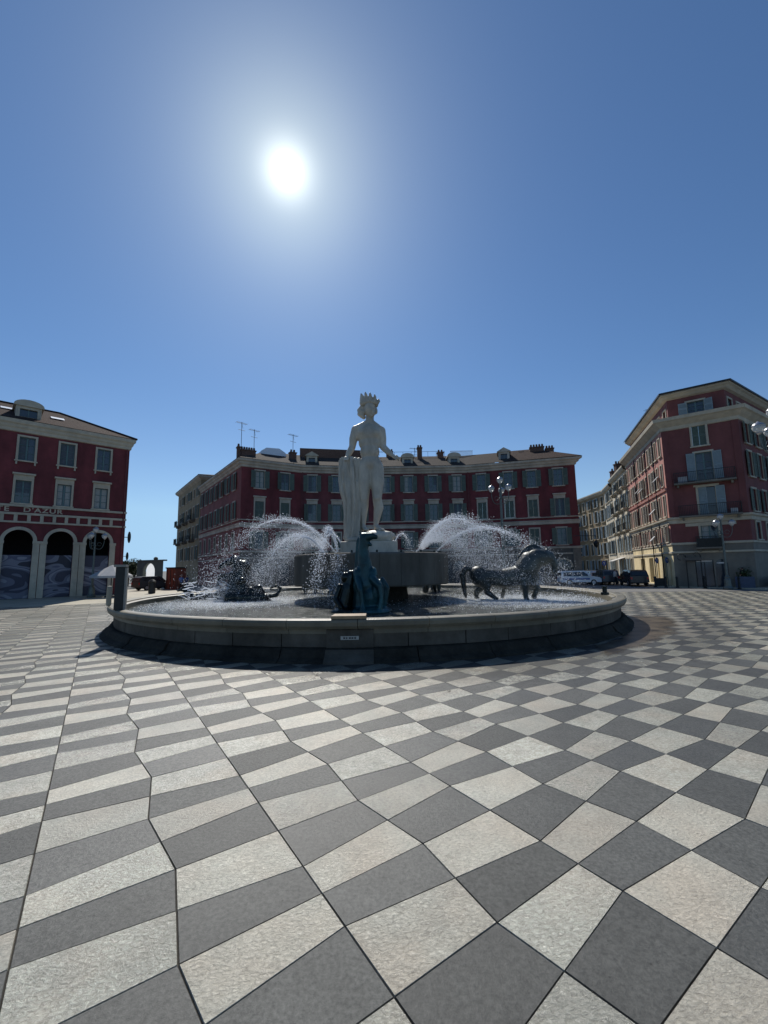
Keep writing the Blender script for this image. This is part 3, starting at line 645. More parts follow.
# chest, back, belly
ell(284,322,.0,74,48,60); ell(254,318,-.22,34,24,28); ell(316,322,-.22,34,24,28); ell(287,372,.02,62,42,52)
ell(289,425,-.02,56,40,52); ell(288,402,-.2,26,18,40)
ell(290,490,.02,64,46,50); ell(262,505,.08,44,48,46); ell(324,512,.08,42,48,46)
ell(228,292,.02,26,28,30); ell(346,302,.02,26,28,30)

# right arm (picture left) resting on the drapery
cap(210,296,.02,27,196,345,.05,25); cap(196,345,.05,25,188,392,.10,19); cap(188,392,.10,20,170,430,-.02,18); cap(170,430,-.02,18,160,452,-.10,12)
ell(156,462,-.18,14,16,9)
for k,(dx,dy) in enumerate(((-14,6),(-9,10),(-3,12),(3,12))): cap(152+k*4,464,-.26,5,150+k*5+dx*.6,474+dy*.6,-.36,3.6)
cap(164,458,-.24,5,172,468,-.32,4)
# left arm, lowered and held out
cap(356,304,.02,26,362,350,.05,24); cap(362,350,.05,24,366,396,.06,18); cap(366,396,.06,20,392,426,-.10,18); cap(392,426,-.10,17,418,452,-.25,12)
ell(428,463,-.30,16,12,10,ry(40))
for k in range(4): cap(436+k*1.5,468-k*4,-.26-.03*k,4.8,454+k*2,486-k*4,-.28-.03*k,3.8)
cap(430,464,-.36,5,436,482,-.42,4)
# legs
cap(258,515,.04,42,257,600,-.02,37); cap(257,600,-.02,36,256,680,-.05,26); ell(256,688,-.14,22,16,20)
cap(256,692,-.02,25,250,735,.06,27); cap(250,735,.05,27,248,828,.04,13); cap(248,836,.02,13,262,858,-.30,11); ell(268,860,-.40,15,18,8); ell(246,850,.10,12,14,12)
cap(326,520,.04,42,330,600,-.06,38); cap(330,600,-.06,37,328,680,-.12,27); ell(327,686,-.24,23,16,20)
cap(328,692,-.08,26,336,735,.02,28); cap(336,735,.02,28,318,828,.06,14); cap(318,836,.04,14,342,860,-.22,11); ell(352,861,-.32,17,20,8); ell(318,852,.12,12,14,12)
remesh(b,'body','marble',su,.042,smooth=5)
# hair
b=MB(); rh=random.Random(4)
for k in range(60):
    a=rh.uniform(.2,PI-.2); h=rh.uniform(-.35,.9); rad=38*math.cos(h*.9)
    X=290-abs(math.cos(a))*rad*(1 if rh.random()<.8 else -1)*1.0; d=math.sin(a)*rad*K*.8*(1 if rh.random()<.7 else -.5)+.02; Y=186-h*44
    b.ball(s3(X,Y,d),rh.uniform(9,14)*K,8,6)
for X,Y,r_ in ((242,190,18),(232,182,15),(234,202,16),(246,212,16),(256,222,13),(240,172,15),(250,160,16),(236,192,14)): b.ball(s3(X,Y,.05),r_*K,10,8)
remesh(b,'hair','marble',su,.035,smooth=2)
# crown with upright points
b=MB(); n=20
for k in range(n):
    a0=2*PI*k/n; a1=2*PI*(k+1)/n
    P0=s3(293+40*math.cos(a0),148+3*math.cos(a0)*2,.04+40*K*math.sin(a0)); P1=s3(293+40*math.cos(a1),148+6*math.cos(a1),.04+40*K*math.sin(a1))
    b.cap(P0,9*K,P1,9*K,8)
tips=[(243,92,-.1,14),(268,92,-.25,10),(295,99,-.32,9),(322,108,-.25,9),(344,126,-.1,9),(256,100,.35,10),(300,98,.45,10),(330,110,.35,9)]
for X,Y,d,r_ in tips:
    bx=293+(X-293)*.78; dd=d*1.0
    b.cap(s3(bx,146,dd),r_*1.5*K,s3((X+bx)/2+3,(Y+146)/2,dd*1.1),r_*1.2*K); b.cap(s3((X+bx)/2+3,(Y+146)/2,dd*1.1),r_*1.2*K,s3(X,Y,dd*1.2),5.2*K); b.cap(s3(X,Y+6,dd*1.2),6*K,s3(X+8,Y+16,dd*1.3-.08),3.6*K)
remesh(b,'crown','marble',su,.035,smooth=2)
# drapery falling from the hand to the plinth
def drape():
    b=MB(); lv=[(452,168,42,30),(470,172,54,34),(520,176,58,38),(580,176,62,40),(640,180,60,40),(700,190,50,38),(780,190,46,36),(860,190,46,36),(905,186,48,38)]
    rows=[]; nn=96; steps=60
    for s in range(steps+1):
        t=s/steps*(len(lv)-1); i=min(int(t),len(lv)-2); f=t-i; a=lv[i]; c=lv[i+1]
        Y,cx,hw,hd=[a[k]*(1-f)+c[k]*f for k in range(4)]
        row=[]
        for k in range(nn):
            th=2*PI*k/nn; fr=1+.17*math.sin(9*th+.9*math.sin(t*1.1)+t*.25)+.08*math.sin(17*th+1.3*t)+.06*pnoise(Vector((math.cos(th)*2,math.sin(th)*2,t*1.2)))*2
            x=cx+hw*math.cos(th)*fr; d=(hd*math.sin(th)*fr)*K+.12
            if Y<560 and math.cos(th)<-.2: x+=0
            row.append(s3(x,Y,d))
        rows.append(row)
    base=len(b.v)
    for r_ in rows: b.v+=r_
    for s in range(steps):
        for k in range(nn): k2=(k+1)%nn; b.f.append((base+s*nn+k,base+(s+1)*nn+k,base+(s+1)*nn+k2,base+s*nn+k2)); b.m.append(0)
    b.f.append(tuple(base+k for k in range(nn))); b.m.append(0); b.f.append(tuple(base+steps*nn+k for k in reversed(range(nn)))); b.m.append(0)
    b.build('drapery',M['marble'],su,smooth=True)
    h=MB()
    for (X0,Y0,X1,Y1,r_) in ((136,520,140,600,12),(140,600,158,652,10),(150,470,134,540,12),(205,470,214,600,14),(214,600,210,760,12),(228,470,232,560,12),(232,560,226,700,10)):
        h.cap(s3(X0,Y0,-.12),r_*K,s3(X1,Y1,-.05),r_*.8*K)
    remesh(h,'drapery_fold','marble',su,.04,smooth=3)
drape()
p=MB(); p.box(-1.62,1.28,-.95,.95,.002,.66); p.build('plinth',M['marble'],su,bevel=.03)
p=MB(); p.ball((.25,0,.95),(1.0,.75,.36),16,8); p.box(-.55,1.0,-.55,.6,.662,1.18); p.ball((-1.0,.1,.8),(.55,.5,.22),14,8); remesh(p,'rock_base','marble',su,.06,smooth=2)

# ---- bronze groups (lx along the length, z up)
def horse_pts(b,face=1,raised=False):
    c=b.cap
    def q(x,y,z): return (x*face,y,z)
    # barrel
    c(q(-1.0,0,1.10),.44,q(.0,0,1.00),.46); c(q(0,0,1.00),.46,q(.95,0,1.15),.52); b.ball(q(-1.12,0,1.18),(.50,.44,.46)); b.ball(q(1.12,0,1.18),(.60,.46,.66))
    for s in (-1,1): b.ball(q(-1.15,.24*s,1.05),(.36,.22,.42)); b.ball(q(1.05,.26*s,1.0),(.30,.18,.40))
    # arched neck and tucked head
    pts=[(1.12,1.40,.58),(1.32,1.75,.54),(1.60,1.94,.48),(1.92,1.98,.40),(2.16,1.92,.27)]
    for (x0,z0,r0),(x1,z1,r1) in zip(pts,pts[1:]): c(q(x0,0,z0),r0,q(x1,0,z1),r1)
    c(q(2.20,0,2.02),.25,q(2.44,0,1.62),.17); c(q(2.44,0,1.62),.17,q(2.40,0,1.30),.13); b.ball(q(2.22,0,1.86),(.20,.16,.24))
    for s in (-1,1): c(q(2.10,.14*s,2.18),.07,q(2.12,.18*s,2.42),.03); b.ball(q(2.36,.17*s,1.86),(.05,.04,.05)); b.ball(q(2.47,.09*s,1.34),(.04,.04,.04))
    # crest mane
    for k in range(14):
        t=k/13; x=.85+1.2*t; z=1.72+.72*math.sin(t*PI*.72+.22); c(q(x,.0,z),.10,q(x-.10,.0,z+.12),.055); c(q(x,.14,z-.1),.08,q(x-.05,.2,z-.3),.05)
    # tail
    tl=[(-1.52,1.48,.12),(-1.78,1.50,.14),(-1.95,1.20,.15),(-1.92,.75,.13),(-1.86,.35,.10),(-1.82,.12,.06)]
    for (x0,z0,r0),(x1,z1,r1) in zip(tl,tl[1:]): c(q(x0,0,z0),r0,q(x1,.05,z1),r1)
    def leg(pl,y):
        for (x0,z0,r0),(x1,z1,r1) in zip(pl,pl[1:]): c(q(x0,y,z0),r0,q(x1,y,z1),r1)
        x,z,r=pl[-1]; b.ball(q(x+.05,y,z-.02),(.12,.10,.08))
    leg([(-1.2,.95,.32),(-1.0,.62,.20),(-1.28,.38,.14),(-1.32,.08,.10)],.26)
    leg([(-1.1,.95,.32),(-.78,.62,.20),(-.80,.38,.14),(-.42,.10,.10)],-.26)
    leg([(.95,.9,.28),(1.0,.50,.17),(.98,.42,.15),(1.0,.08,.11)],-.28)
    leg([(1.15,.9,.28),(1.55,.62,.17),(1.64,.52,.15),(1.42,.12,.11)],.28)
def figure(b,pts,rad):
    for (i,j) in pts: b.cap(i[0],i[1],j[0],j[1])
h=MB(); horse_pts(h)
# small triton leaning along the far side
h.cap((.3,.5,.8),.2,(.1,.6,.5),.13); h.cap((.1,.6,.5),.12,(-.05,.6,.05),.09)
o=remesh(h,'bronze_horse','bronze_pale',None,.035,smooth=4); o.location=(5.62,20.1,ZW-.02); o.scale=(.97,1.12,1.0); o.rotation_euler=(0,0,R(-12))
tag(o,'dark bronze horse with arched neck prancing in the water right of the drum','bronze sculpture','bronze groups in the basin')
# left: rearing horse drenched in spray with a reclining woman beside it
b=MB(); c=b.cap
c((-.2,0,.3),.5,(-.1,0,1.2),.48); c((-.1,0,1.2),.48,(.1,0,1.8),.40); c((.0,.1,1.6),.38,(-.3,.0,2.15),.28); c((-.3,0,2.15),.25,(-.75,-.05,2.0),.15); c((-.75,-.05,2.0),.15,(-.95,-.05,1.8),.11)
for s in (-1,1): c((-.2,.25*s,1.4),.2,(-.85,.3*s,1.35),.12); c((-.85,.3*s,1.35),.11,(-.95,.3*s,.9),.07); c((-.35,.10*s,2.3),.05,(-.33,.12*s,2.5),.02)
for k in range(10): c((.15+.02*k,0,2.0-.1*k),.16,(.35+.03*k,.05,1.9-.12*k),.08)
c((-.2,0,.5),.45,(-1.2,.2,.25),.28); c((-1.2,.2,.25),.28,(-2.2,.1,.2),.16); c((-2.2,.1,.2),.16,(-2.7,0,.7),.10); c((-2.7,0,.7),.10,(-3.0,.1,.6),.05); c((-2.7,0,.7),.09,(-2.5,-.2,1.0),.05)
c((.3,0,.9),.4,(.55,0,.2),.35)
o1=remesh(b,'bronze_horse_group','bronze',None,.04,smooth=4); o1.location=(-7.85,22.9,ZW-.12); o1.scale=(1.15,1.2,1.02)
tag(o1,'dark rearing bronze horse drenched in falling spray at the left of the basin','bronze sculpture','bronze groups in the basin')
b=MB(); c=b.cap
c((-.75,0,.18),.24,(-.2,0,.24),.22); c((-.2,0,.24),.22,(-.25,.0,.62),.16); b.ball((-.30,-.05,.84),.155); c((-.15,0,.6),.10,(.2,-.1,.42),.075); c((.2,-.1,.42),.075,(.55,-.15,.30),.06)
c((-.3,.0,.25),.22,(.35,0,.55),.13); c((.35,0,.55),.12,(.62,0,.22),.08); c((-.3,-.15,.2),.2,(.5,-.1,.20),.13); c((.5,-.1,.2),.12,(1.05,-.05,.25),.08); c((1.05,-.05,.25),.07,(1.22,0,.50),.05); c((1.22,0,.5),.05,(1.0,.05,.62),.06); c((1.0,.05,.62),.06,(.8,.05,.55),.05)
b.ball((-.1,.05,.05),(.95,.45,.14))
for k in range(5): c((-.38,-.02+.04*k,.9),.07,(-.5,.0+.03*k,.72),.05)
o2=remesh(b,'reclining_figure','bronze',None,.025,smooth=3); o2.location=(-6.85,21.4,ZW-.03); o2.scale=(1.3,1.3,1.25)
tag(o2,'small dark bronze figure reclining with bent knees in front of the rearing horse','bronze sculpture','bronze groups in the basin')
# front: verdigris beast lifting its head, companions at its sides
b=MB(); c=b.cap
c((.0,.2,.2),.62,(.05,.1,1.1),.50); c((.05,.1,1.1),.50,(.05,.0,1.7),.34); c((.05,0,1.7),.33,(.0,-.05,2.25),.24); c((0,-.05,2.25),.24,(.03,-.08,2.62),.22)
c((.0,-.08,2.66),.20,(.42,-.16,2.72),.13); c((.42,-.16,2.72),.12,(.60,-.2,2.68),.09); c((.15,-.1,2.48),.12,(.36,-.15,2.40),.06)
for s in (-1,1): c((-.10,.10*s,2.76),.06,(-.18,.14*s,2.9),.025); b.ball((.2,-.08+.12*s,2.76),.05)
for k in range(12): t=k/11; c((-.16-.02*k*.3,.05,2.66-1.1*t),.10,(-.30-.01*k,.08,2.55-1.12*t),.06)
for s in (-1,1): b.ball((.08+.34*s,-.12,1.32),(.24,.26,.30))
c((.40,-.3,1.2),.17,(.72,-.55,.95),.14); c((.72,-.55,.95),.13,(.80,-.6,.5),.10); c((.80,-.6,.5),.10,(.72,-.62,.12),.12)
c((-.25,-.3,1.15),.17,(-.10,-.62,.80),.13); c((-.10,-.62,.8),.12,(-.02,-.66,.3),.09); c((-.02,-.66,.3),.1,(-.02,-.72,.08),.13)
c((.55,.0,.95),.12,(.85,-.05,1.12),.13); c((.85,-.05,1.12),.13,(1.08,-.1,.85),.11); c((1.08,-.1,.85),.11,(.95,-.12,.3),.10)
b.ball((.30,-.05,.06),(1.0,.85,.2)); b.ball((.30,.05,.50),(.70,.55,.62)); b.ball((.05,.0,.95),(.60,.42,.50)); b.ball((.62,-.2,.72),(.34,.34,.45))
of=remesh(b,'bronze_beast','verdigris',None,.03,smooth=4)
b=MB(); c=b.cap
c((-.95,.1,.15),.42,(-.72,.1,.85),.36); c((-.72,.1,.85),.34,(-.60,.05,1.28),.24); c((-.60,.05,1.28),.22,(-.36,.0,1.42),.13); b.ball((-.86,-.02,1.25),.20); c((-1.1,-.1,.9),.14,(-1.28,-.2,.5),.11); c((-1.28,-.2,.5),.11,(-1.0,-.4,.22),.10); b.ball((-.8,.0,.05),(.75,.6,.18))
og=remesh(b,'crouching_companion','bronze',of,.03,smooth=4)
of.location=(-.78,15.5,ZW-.03); of.rotation_euler=(0,0,R(0)); of.scale=(.80,1.,1.02)
tag(of,'blue-green bronze beast rearing with its muzzle raised in front of the drum','bronze sculpture','bronze groups in the basin')
# back right / back left horses, partly hidden by the drum
for (ph,lab) in ((54,'dark bronze horse half hidden behind the right edge of the drum'),(122,'dark bronze horse group standing behind the drum on its left')):
    q=o.copy(); COL.objects.link(q); q.location=(C.x+6.4*math.cos(R(ph)),C.y+6.4*math.sin(R(ph)),ZW-.02); q.rotation_euler=(0,0,R(ph+20)); q.scale=(.95,.95,.95); tag(q,lab,'bronze sculpture','bronze groups in the basin')

# ---- water jets and spray
def drops(mb,n,fn,rnd,smin=.008,smax=.022):
    for _ in range(n):
        p=fn(rnd)
        if p is None: continue
        r=smin+(smax-smin)*rnd.random()**2.5; l=r*rnd.uniform(.9,1.4)
        b=len(mb.v); x,y,z=p
        mb.v+=[(x+r,y,z),(x,y+r,z),(x-r,y,z),(x,y-r,z),(x,y,z+l),(x,y,z-l)]
        for f in ((0,1,4),(1,2,4),(2,3,4),(3,0,4),(1,0,5),(2,1,5),(3,2,5),(0,3,5)): mb.f.append(tuple(b+i for i in f)); mb.m.append(0)
G=9.8
def jet(ph,r0,v,w,dph,label,solid=.55,nd=1500,spread=.10,seed=1,z0=3.02,name='water_jet'):
    rnd=random.Random(seed); mb=MB(); a=R(ph); da=R(ph+dph)
    p0=Vector((C.x+r0*math.cos(a),C.y+r0*math.sin(a),z0)); hv=Vector((math.cos(da),math.sin(da),0))
    T=w/G+math.sqrt(2*max(.1,(z0+w*w/2/G-ZW))/G)
    def P(t,vv=v,ww=w,h=hv): 
        q=p0+h*vv*t; q.z=z0+ww*t-.5*G*t*t; return q
    for s in range(9):
        pts=[];rad=[]; o=Vector((rnd.uniform(-.02,.02),rnd.uniform(-.02,.02),0)); te=T*min(.9,solid*1.5)*rnd.uniform(.55,1)
        vv=v*rnd.uniform(.96,1.03)
        for k in range(30):
            t=te*k/29; q=P(t,vv)+o*(k/6); q+=Vector((rnd.uniform(-1,1),rnd.uniform(-1,1),rnd.uniform(-1,1)))*.012*(k/12); pts.append(q); rad.append(.0125*(1-k/36)*rnd.uniform(.6,1.3))
        mb.tube(pts,rad,5)
    def fn(r_):
        t=T*r_.random()**.75
        f=t/T; h=Vector((math.cos(da+r_.gauss(0,.05)),math.sin(da+r_.gauss(0,.05)),0))
        k=r_.gauss(0,spread)*(.15+f); q=P(t,v*(1+k),w*(1+r_.gauss(0,spread*.5)*(.15+f)),h)
        q+=Vector((r_.gauss(0,.03+.16*f*f),r_.gauss(0,.03+.16*f*f),r_.gauss(0,.02+.12*f)))
        return q if q.z>ZW else None
    drops(mb,nd,fn,rnd)
    ob=mb.build(name,M['drops'])
    tag(ob,label,'water jet','water jets of the fountain'); return ob
jet(186,1.8,4.6,6.1,-4,'highest water jet arching left from the drum over the rearing horse',.5,4600,.10,1)
jet(184,2.4,3.1,4.5,2,'middle water jet curving left from the drum, lower than the highest one',.55,2600,.08,2)
jet(196,2.5,2.5,4.2,-8,'short innermost water jet falling just left of the drum',.5,900,.07,3)
jet(250,4.0,1.0,4.3,-25,'upright white water jet rising at the front left edge of the drum',.35,2500,.14,4)
jet(-12,2.4,3.4,5.8,-2,'tall hazy water jet rising right from the drum beside the statue',.45,5200,.12,5)
jet(-14,3.4,4.9,4.8,0,'bright lower water jet arching right over the bronze horse',.5,4200,.08,6)
jet(40,1.9,-1.4,4.0,10,'small water jet beside the right foot of the statue plinth',.5,500,.12,7)
jet(70,3.2,4.2,5.4,0,'water jet seen behind the drum falling towards the back right',.5,700,.1,8)
jet(120,3.2,4.2,5.4,0,'water jet seen behind the drum falling towards the back left',.5,700,.1,9)
# loose veil of spray each side
rnd=random.Random(11); mb=MB()
def veilL(r):
    v=r.triangular(1.6,4.9,3.4); w=r.uniform(3.4,5.9)*(.86+.14*r.random()); T=w/G+math.sqrt(2*(3-ZW+w*w/2/G)/G); t=T*r.uniform(.1,1); a=PI+r.gauss(0,.16)
    z=3+w*t-.5*G*t*t
    return (C.x+math.cos(a)*(2.1+v*t),C.y+math.sin(a)*(2.1+v*t),z) if z>ZW else None
drops(mb,26000,veilL,rnd,.004,.013)
def hitL(r):   # water running off the drenched bronze
    x=-8.3+r.gauss(0,.75); y=22.6+r.gauss(0,.45); z=ZW+abs(r.gauss(0,.9)); return (x,y,z) if z<3.3 else None
drops(mb,6000,hitL,rnd,.006,.020)
for k in range(34):   # drips and splash fingers
    x=-8.6-rnd.random()*2.3; z=ZW+rnd.uniform(.05,1.1); y=22.3+rnd.gauss(0,.3); L_=rnd.uniform(.25,.7); a=rnd.uniform(-.5,.35)
    pts=[(x+L_*t/5*math.cos(a),y+rnd.uniform(-.02,.02),z+L_*t/5*math.sin(a)-.05*(t/5)**2+rnd.uniform(-.02,.02)) for t in range(6)]; mb.tube(pts,[.012+.014*rnd.random() for _ in range(6)],4)
tag(mb.build('spray',M['drops']),'loose white spray falling over the left half of the basin','spray',kind='stuff')
mb=MB()
def veilR(r):
    v=r.triangular(1.2,4.9,3.0); w=r.uniform(3.4,5.7); T=w/G+math.sqrt(2*(3-ZW+w*w/2/G)/G); t=T*r.uniform(.05,1)**1.0; a=R(-13)+r.gauss(0,.14)
    z=3+w*t-.5*G*t*t
    return (C.x+math.cos(a)*(2.5+v*t),C.y+math.sin(a)*(2.5+v*t),z) if z>ZW else None
drops(mb,38000,veilR,rnd,.004,.013)
def hitR(r):
    x=6.7+r.gauss(0,.7); y=19.6+r.gauss(0,.35); z=1.4+abs(r.gauss(0,.6)); return (x,y,z)
drops(mb,3000,hitR,rnd,.005,.017)
def frontdrip(r): 
    z=r.uniform(ZW,2.9); return (-2.05+r.gauss(0,.22),18.0+r.gauss(0,.12)-(2.9-z)*.2,z)
drops(mb,1500,frontdrip,rnd,.006,.02)
tag(mb.build('spray',M['drops']),'loose white spray falling over the right half of the basin','spray',kind='stuff')
# splash crowns where the water comes down
mb=MB()
def foam(r):
    if r.random()<.5: cx,cy,s=-7.3,21.4,2.2
    else: cx,cy,s=6.3,19.6,2.2
    x=cx+r.gauss(0,s); y=cy+r.gauss(0,s*.9)
    if (x-C.x)**2+(y-C.y)**2>10.9**2 or (x-C.x)**2+(y-C.y)**2<2.0**2: return None
    return (x,y,ZW+abs(r.gauss(0,.035)))
drops(mb,16000,foam,rnd,.006,.018)
tag(mb.build('splash',M['drops']),'white splashes dancing on the basin water','splash',kind='stuff')

# ================================================================== LEFT ARCADE BUILDING
LA=(-34.6,36.6); LB=(-27.2,44.0)
_e=Vector((7.4,7.4)).normalized(); EXT=6.5
A2=(LA[0]-_e.x*EXT,LA[1]-_e.y*EXT); f=F(A2,LB); U0=EXT; LEN=f.len-.25
B2=(A2[0]+_e.x*LEN,A2[1]+_e.y*LEN)
f=F(A2,B2)
bl=empty('arcade_building',(f.A.x,f.A.y,0)); tag(bl,'dark red building with cream window surrounds above three big arches at the left edge','building')
bays=[U0+1.82-3.05*k for k in (2,1,0)]+[U0+4.87,U0+7.91]
ops=[]; arch=[]
for k,u in enumerate(bays):
    ops.append(window(f,bl,u,12.72,1.16,2.2,'closed' if False else 'plain','keys','cream')); ops.append(window(f,bl,u-.02,8.72,1.12,2.1,'plain','hood','cream'))
    ops.append((u-1.02,u+1.02,0.0,6.25,'arch'))
wm=MB(); f.wall(wm,0,LEN,0,15.6,ops,.35)
# side + back
bd=f.n*-12
wm.quad(f.P(LEN,0,0),f.P(LEN,-12,0),f.P(LEN,-12,15.6),f.P(LEN,0,15.6)); wm.quad(f.P(0,-12,0),f.P(0,0,0),f.P(0,0,15.6),f.P(0,-12,15.6)); wm.quad(f.P(LEN,-12,0),f.P(0,-12,0),f.P(0,-12,15.6),f.P(LEN,-12,15.6))
part(wm,'wall',M['red'],bl)
ar=MB()
for u in bays:     # archivolts and piers
    n=18; r0,r1=1.02,1.30; cz=6.25-1.02
    for i in range(n):
        a0=PI*i/n; a1=PI*(i+1)/n
        q=[(u+r*math.cos(a),cz+r*math.sin(a)) for r,a in ((r0,a0),(r1,a0),(r1,a1),(r0,a1))]
        ar.hexa([f.P(q[0][0],.001,q[0][1]),f.P(q[1][0],.001,q[1][1]),f.P(q[2][0],.001,q[2][1]),f.P(q[3][0],.001,q[3][1]),f.P(q[0][0],.12,q[0][1]),f.P(q[1][0],.12,q[1][1]),f.P(q[2][0],.12,q[2][1]),f.P(q[3][0],.12,q[3][1])])
    for s in (-1,1):
        a,b_=sorted((u+s*1.02,u+s*1.50)); f.box(ar,a,b_,.001,.10,0,cz-.25); f.box(ar,a-.04,b_+.04,.001,.16,cz-.248,cz-.002)
part(ar,'arch_surround',M['cream'],bl)
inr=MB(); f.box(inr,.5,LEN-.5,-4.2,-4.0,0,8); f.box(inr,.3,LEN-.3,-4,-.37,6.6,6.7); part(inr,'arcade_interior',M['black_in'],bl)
sc=MB()
f.box(sc,-.05,LEN+.05,.001,.14,8.36,8.56); f.box(sc,-.05,LEN+.05,.001,.12,7.62,7.82); f.box(sc,-.05,LEN+.05,.001,.12,6.88,7.04)
n=int(LEN/.93)
for k in range(n): u=.4+k*.93; f.box(sc,u,u+.26,.001,.11,7.042,7.618)
part(sc,'string_course',M['cream'],bl)
for tx,ua,ub in (("CÔTE",U0-1.15,U0+.98),("D'AZUR",U0+1.94,U0+4.88)):
    lo_=lettering(f,bl,tx,ua,7.92,.60,d=.003,ext=.02,mt='cream',space=1.15); w0=max(v.co.x for v in lo_.data.vertices); lo_.data.transform(Matrix.Scale((ub-ua)/w0,4,(1,0,0)))
co=MB(); sweep(co,[(0,15.3),(.12,15.35),(.15,15.6),(.25,15.75),(.30,15.95),(.44,16.1),(.47,16.42),(0,16.45)],[f.P(LEN,-12,0)[:2] if False else (f.P(0,-12,0).x,f.P(0,-12,0).y),(f.A.x,f.A.y),(f.B.x,f.B.y),(f.P(LEN,-12,0).x,f.P(LEN,-12,0).y)]); part(co,'cornice',M['cream'],bl)
rf=MB(); zt=19.7
e=[f.P(-.5,.5,16.46),f.P(LEN+.5,.5,16.46),f.P(LEN+.5,-12.5,16.46),f.P(-.5,-12.5,16.46)]; rg=[f.P(5.5,-6,zt),f.P(LEN-5.5,-6,zt)]
rf.quad(e[0],e[1],rg[1],rg[0]); rf.poly([e[1],e[2],rg[1]]); rf.quad(e[2],e[3],rg[0],rg[1]); rf.poly([e[3],e[0],rg[0]])
for (a,b_) in ((e[1],rg[1]),(rg[0],rg[1]),(e[0],rg[0])): rf.tube([a+Vector((0,0,.03)),b_+Vector((0,0,.03))],.12,6)
part(rf,'roof',M['roof'],bl)
dormer(f,bl,None,U0+1.75,16.7,1.9,1.35,2.4,True,-.55)
for u,v in ((U0+3.6,.42),(U0-.2,.5)):
    a=f.P(u,.7-v*6.7,16.46+v*3.24+.06); d_=f.n*-.8+Vector((0,0,.387)); sk=MB(); sk.quad(a,a+f.e*1.1,a+f.e*1.1+d_,a+d_); part(sk,'skylight',M['palepanel'],bl)

rl=MB()   # drainpipe
rl.tube([f.P(LEN-.25,.12,15.3),f.P(LEN-.25,.12,.1)],.07,8); part(rl,'drainpipe',M['red_dull'],bl)
# hoarding under the arches
for k,u in enumerate(bays):
    hb=MB(); f.box(hb,u-1.0,u+1.0,-.30,-.22,.02,3.95)
    o=hb.build('hoarding_panel',M['hoard']); tag(o,['grey hoarding panel with wave print filling an arch beyond the left edge','second grey wave print hoarding panel beyond the left edge','grey wave print hoarding panel in the leftmost visible arch','grey wave print hoarding panel in the middle arch','grey wave print hoarding panel in the arch behind the street lamp'][k],'hoarding','hoarding panels filling the arches')
# shop sign brackets on the corner
sg=empty('corner_sign',f.P(LEN,.0,5.9)); tag(sg,'dark rounded sign bracketed off the corner of the arcade building','sign','signs on the arcade building corner')
q=MB(); q.tube([(0,0,0),(.3,.18,0)],.04,6); q.build('bracket',M['iron'],sg); q=MB(); q.ball((.36,.22,0),(.16,.16,.62),14,10); q.build('sign_body',M['iron'],sg)
s2=copy_tree(sg); s2.location=f.P(LEN,.0,3.9); s2['label']='lower dark sign bracketed off the corner of the arcade building'
s2.scale=(.8,.8,.7)
# market umbrella in front of the arcade
mu=empty('market_umbrella',(-25.6,39.4,0)); tag(mu,'wide pale grey parasol open in front of the arcade beside the dark post','parasol')
q=MB(); q.tube([(0,0,0),(0,0,2.9)],.04,8); q.box(-.35,.35,-.35,.35,0,.10); q.build('pole',M['iron'],mu)
q=MB(); n=8
for k in range(n):
    a0=2*PI*k/n; a1=2*PI*(k+1)/n; r_=1.75; p0=(r_*math.cos(a0),r_*math.sin(a0),1.95); p1=(r_*math.cos(a1),r_*math.sin(a1),1.95)
    q.poly([p0,p1,(0,0,2.95)]); q.quad((p0[0],p0[1],1.75),(p1[0],p1[1],1.75),p1,p0); q.poly([(p0[0]*.97,p0[1]*.97,1.93),(0,0,2.9),(p1[0]*.97,p1[1]*.97,1.93)])
q.build('canopy',M['canvas'],mu)

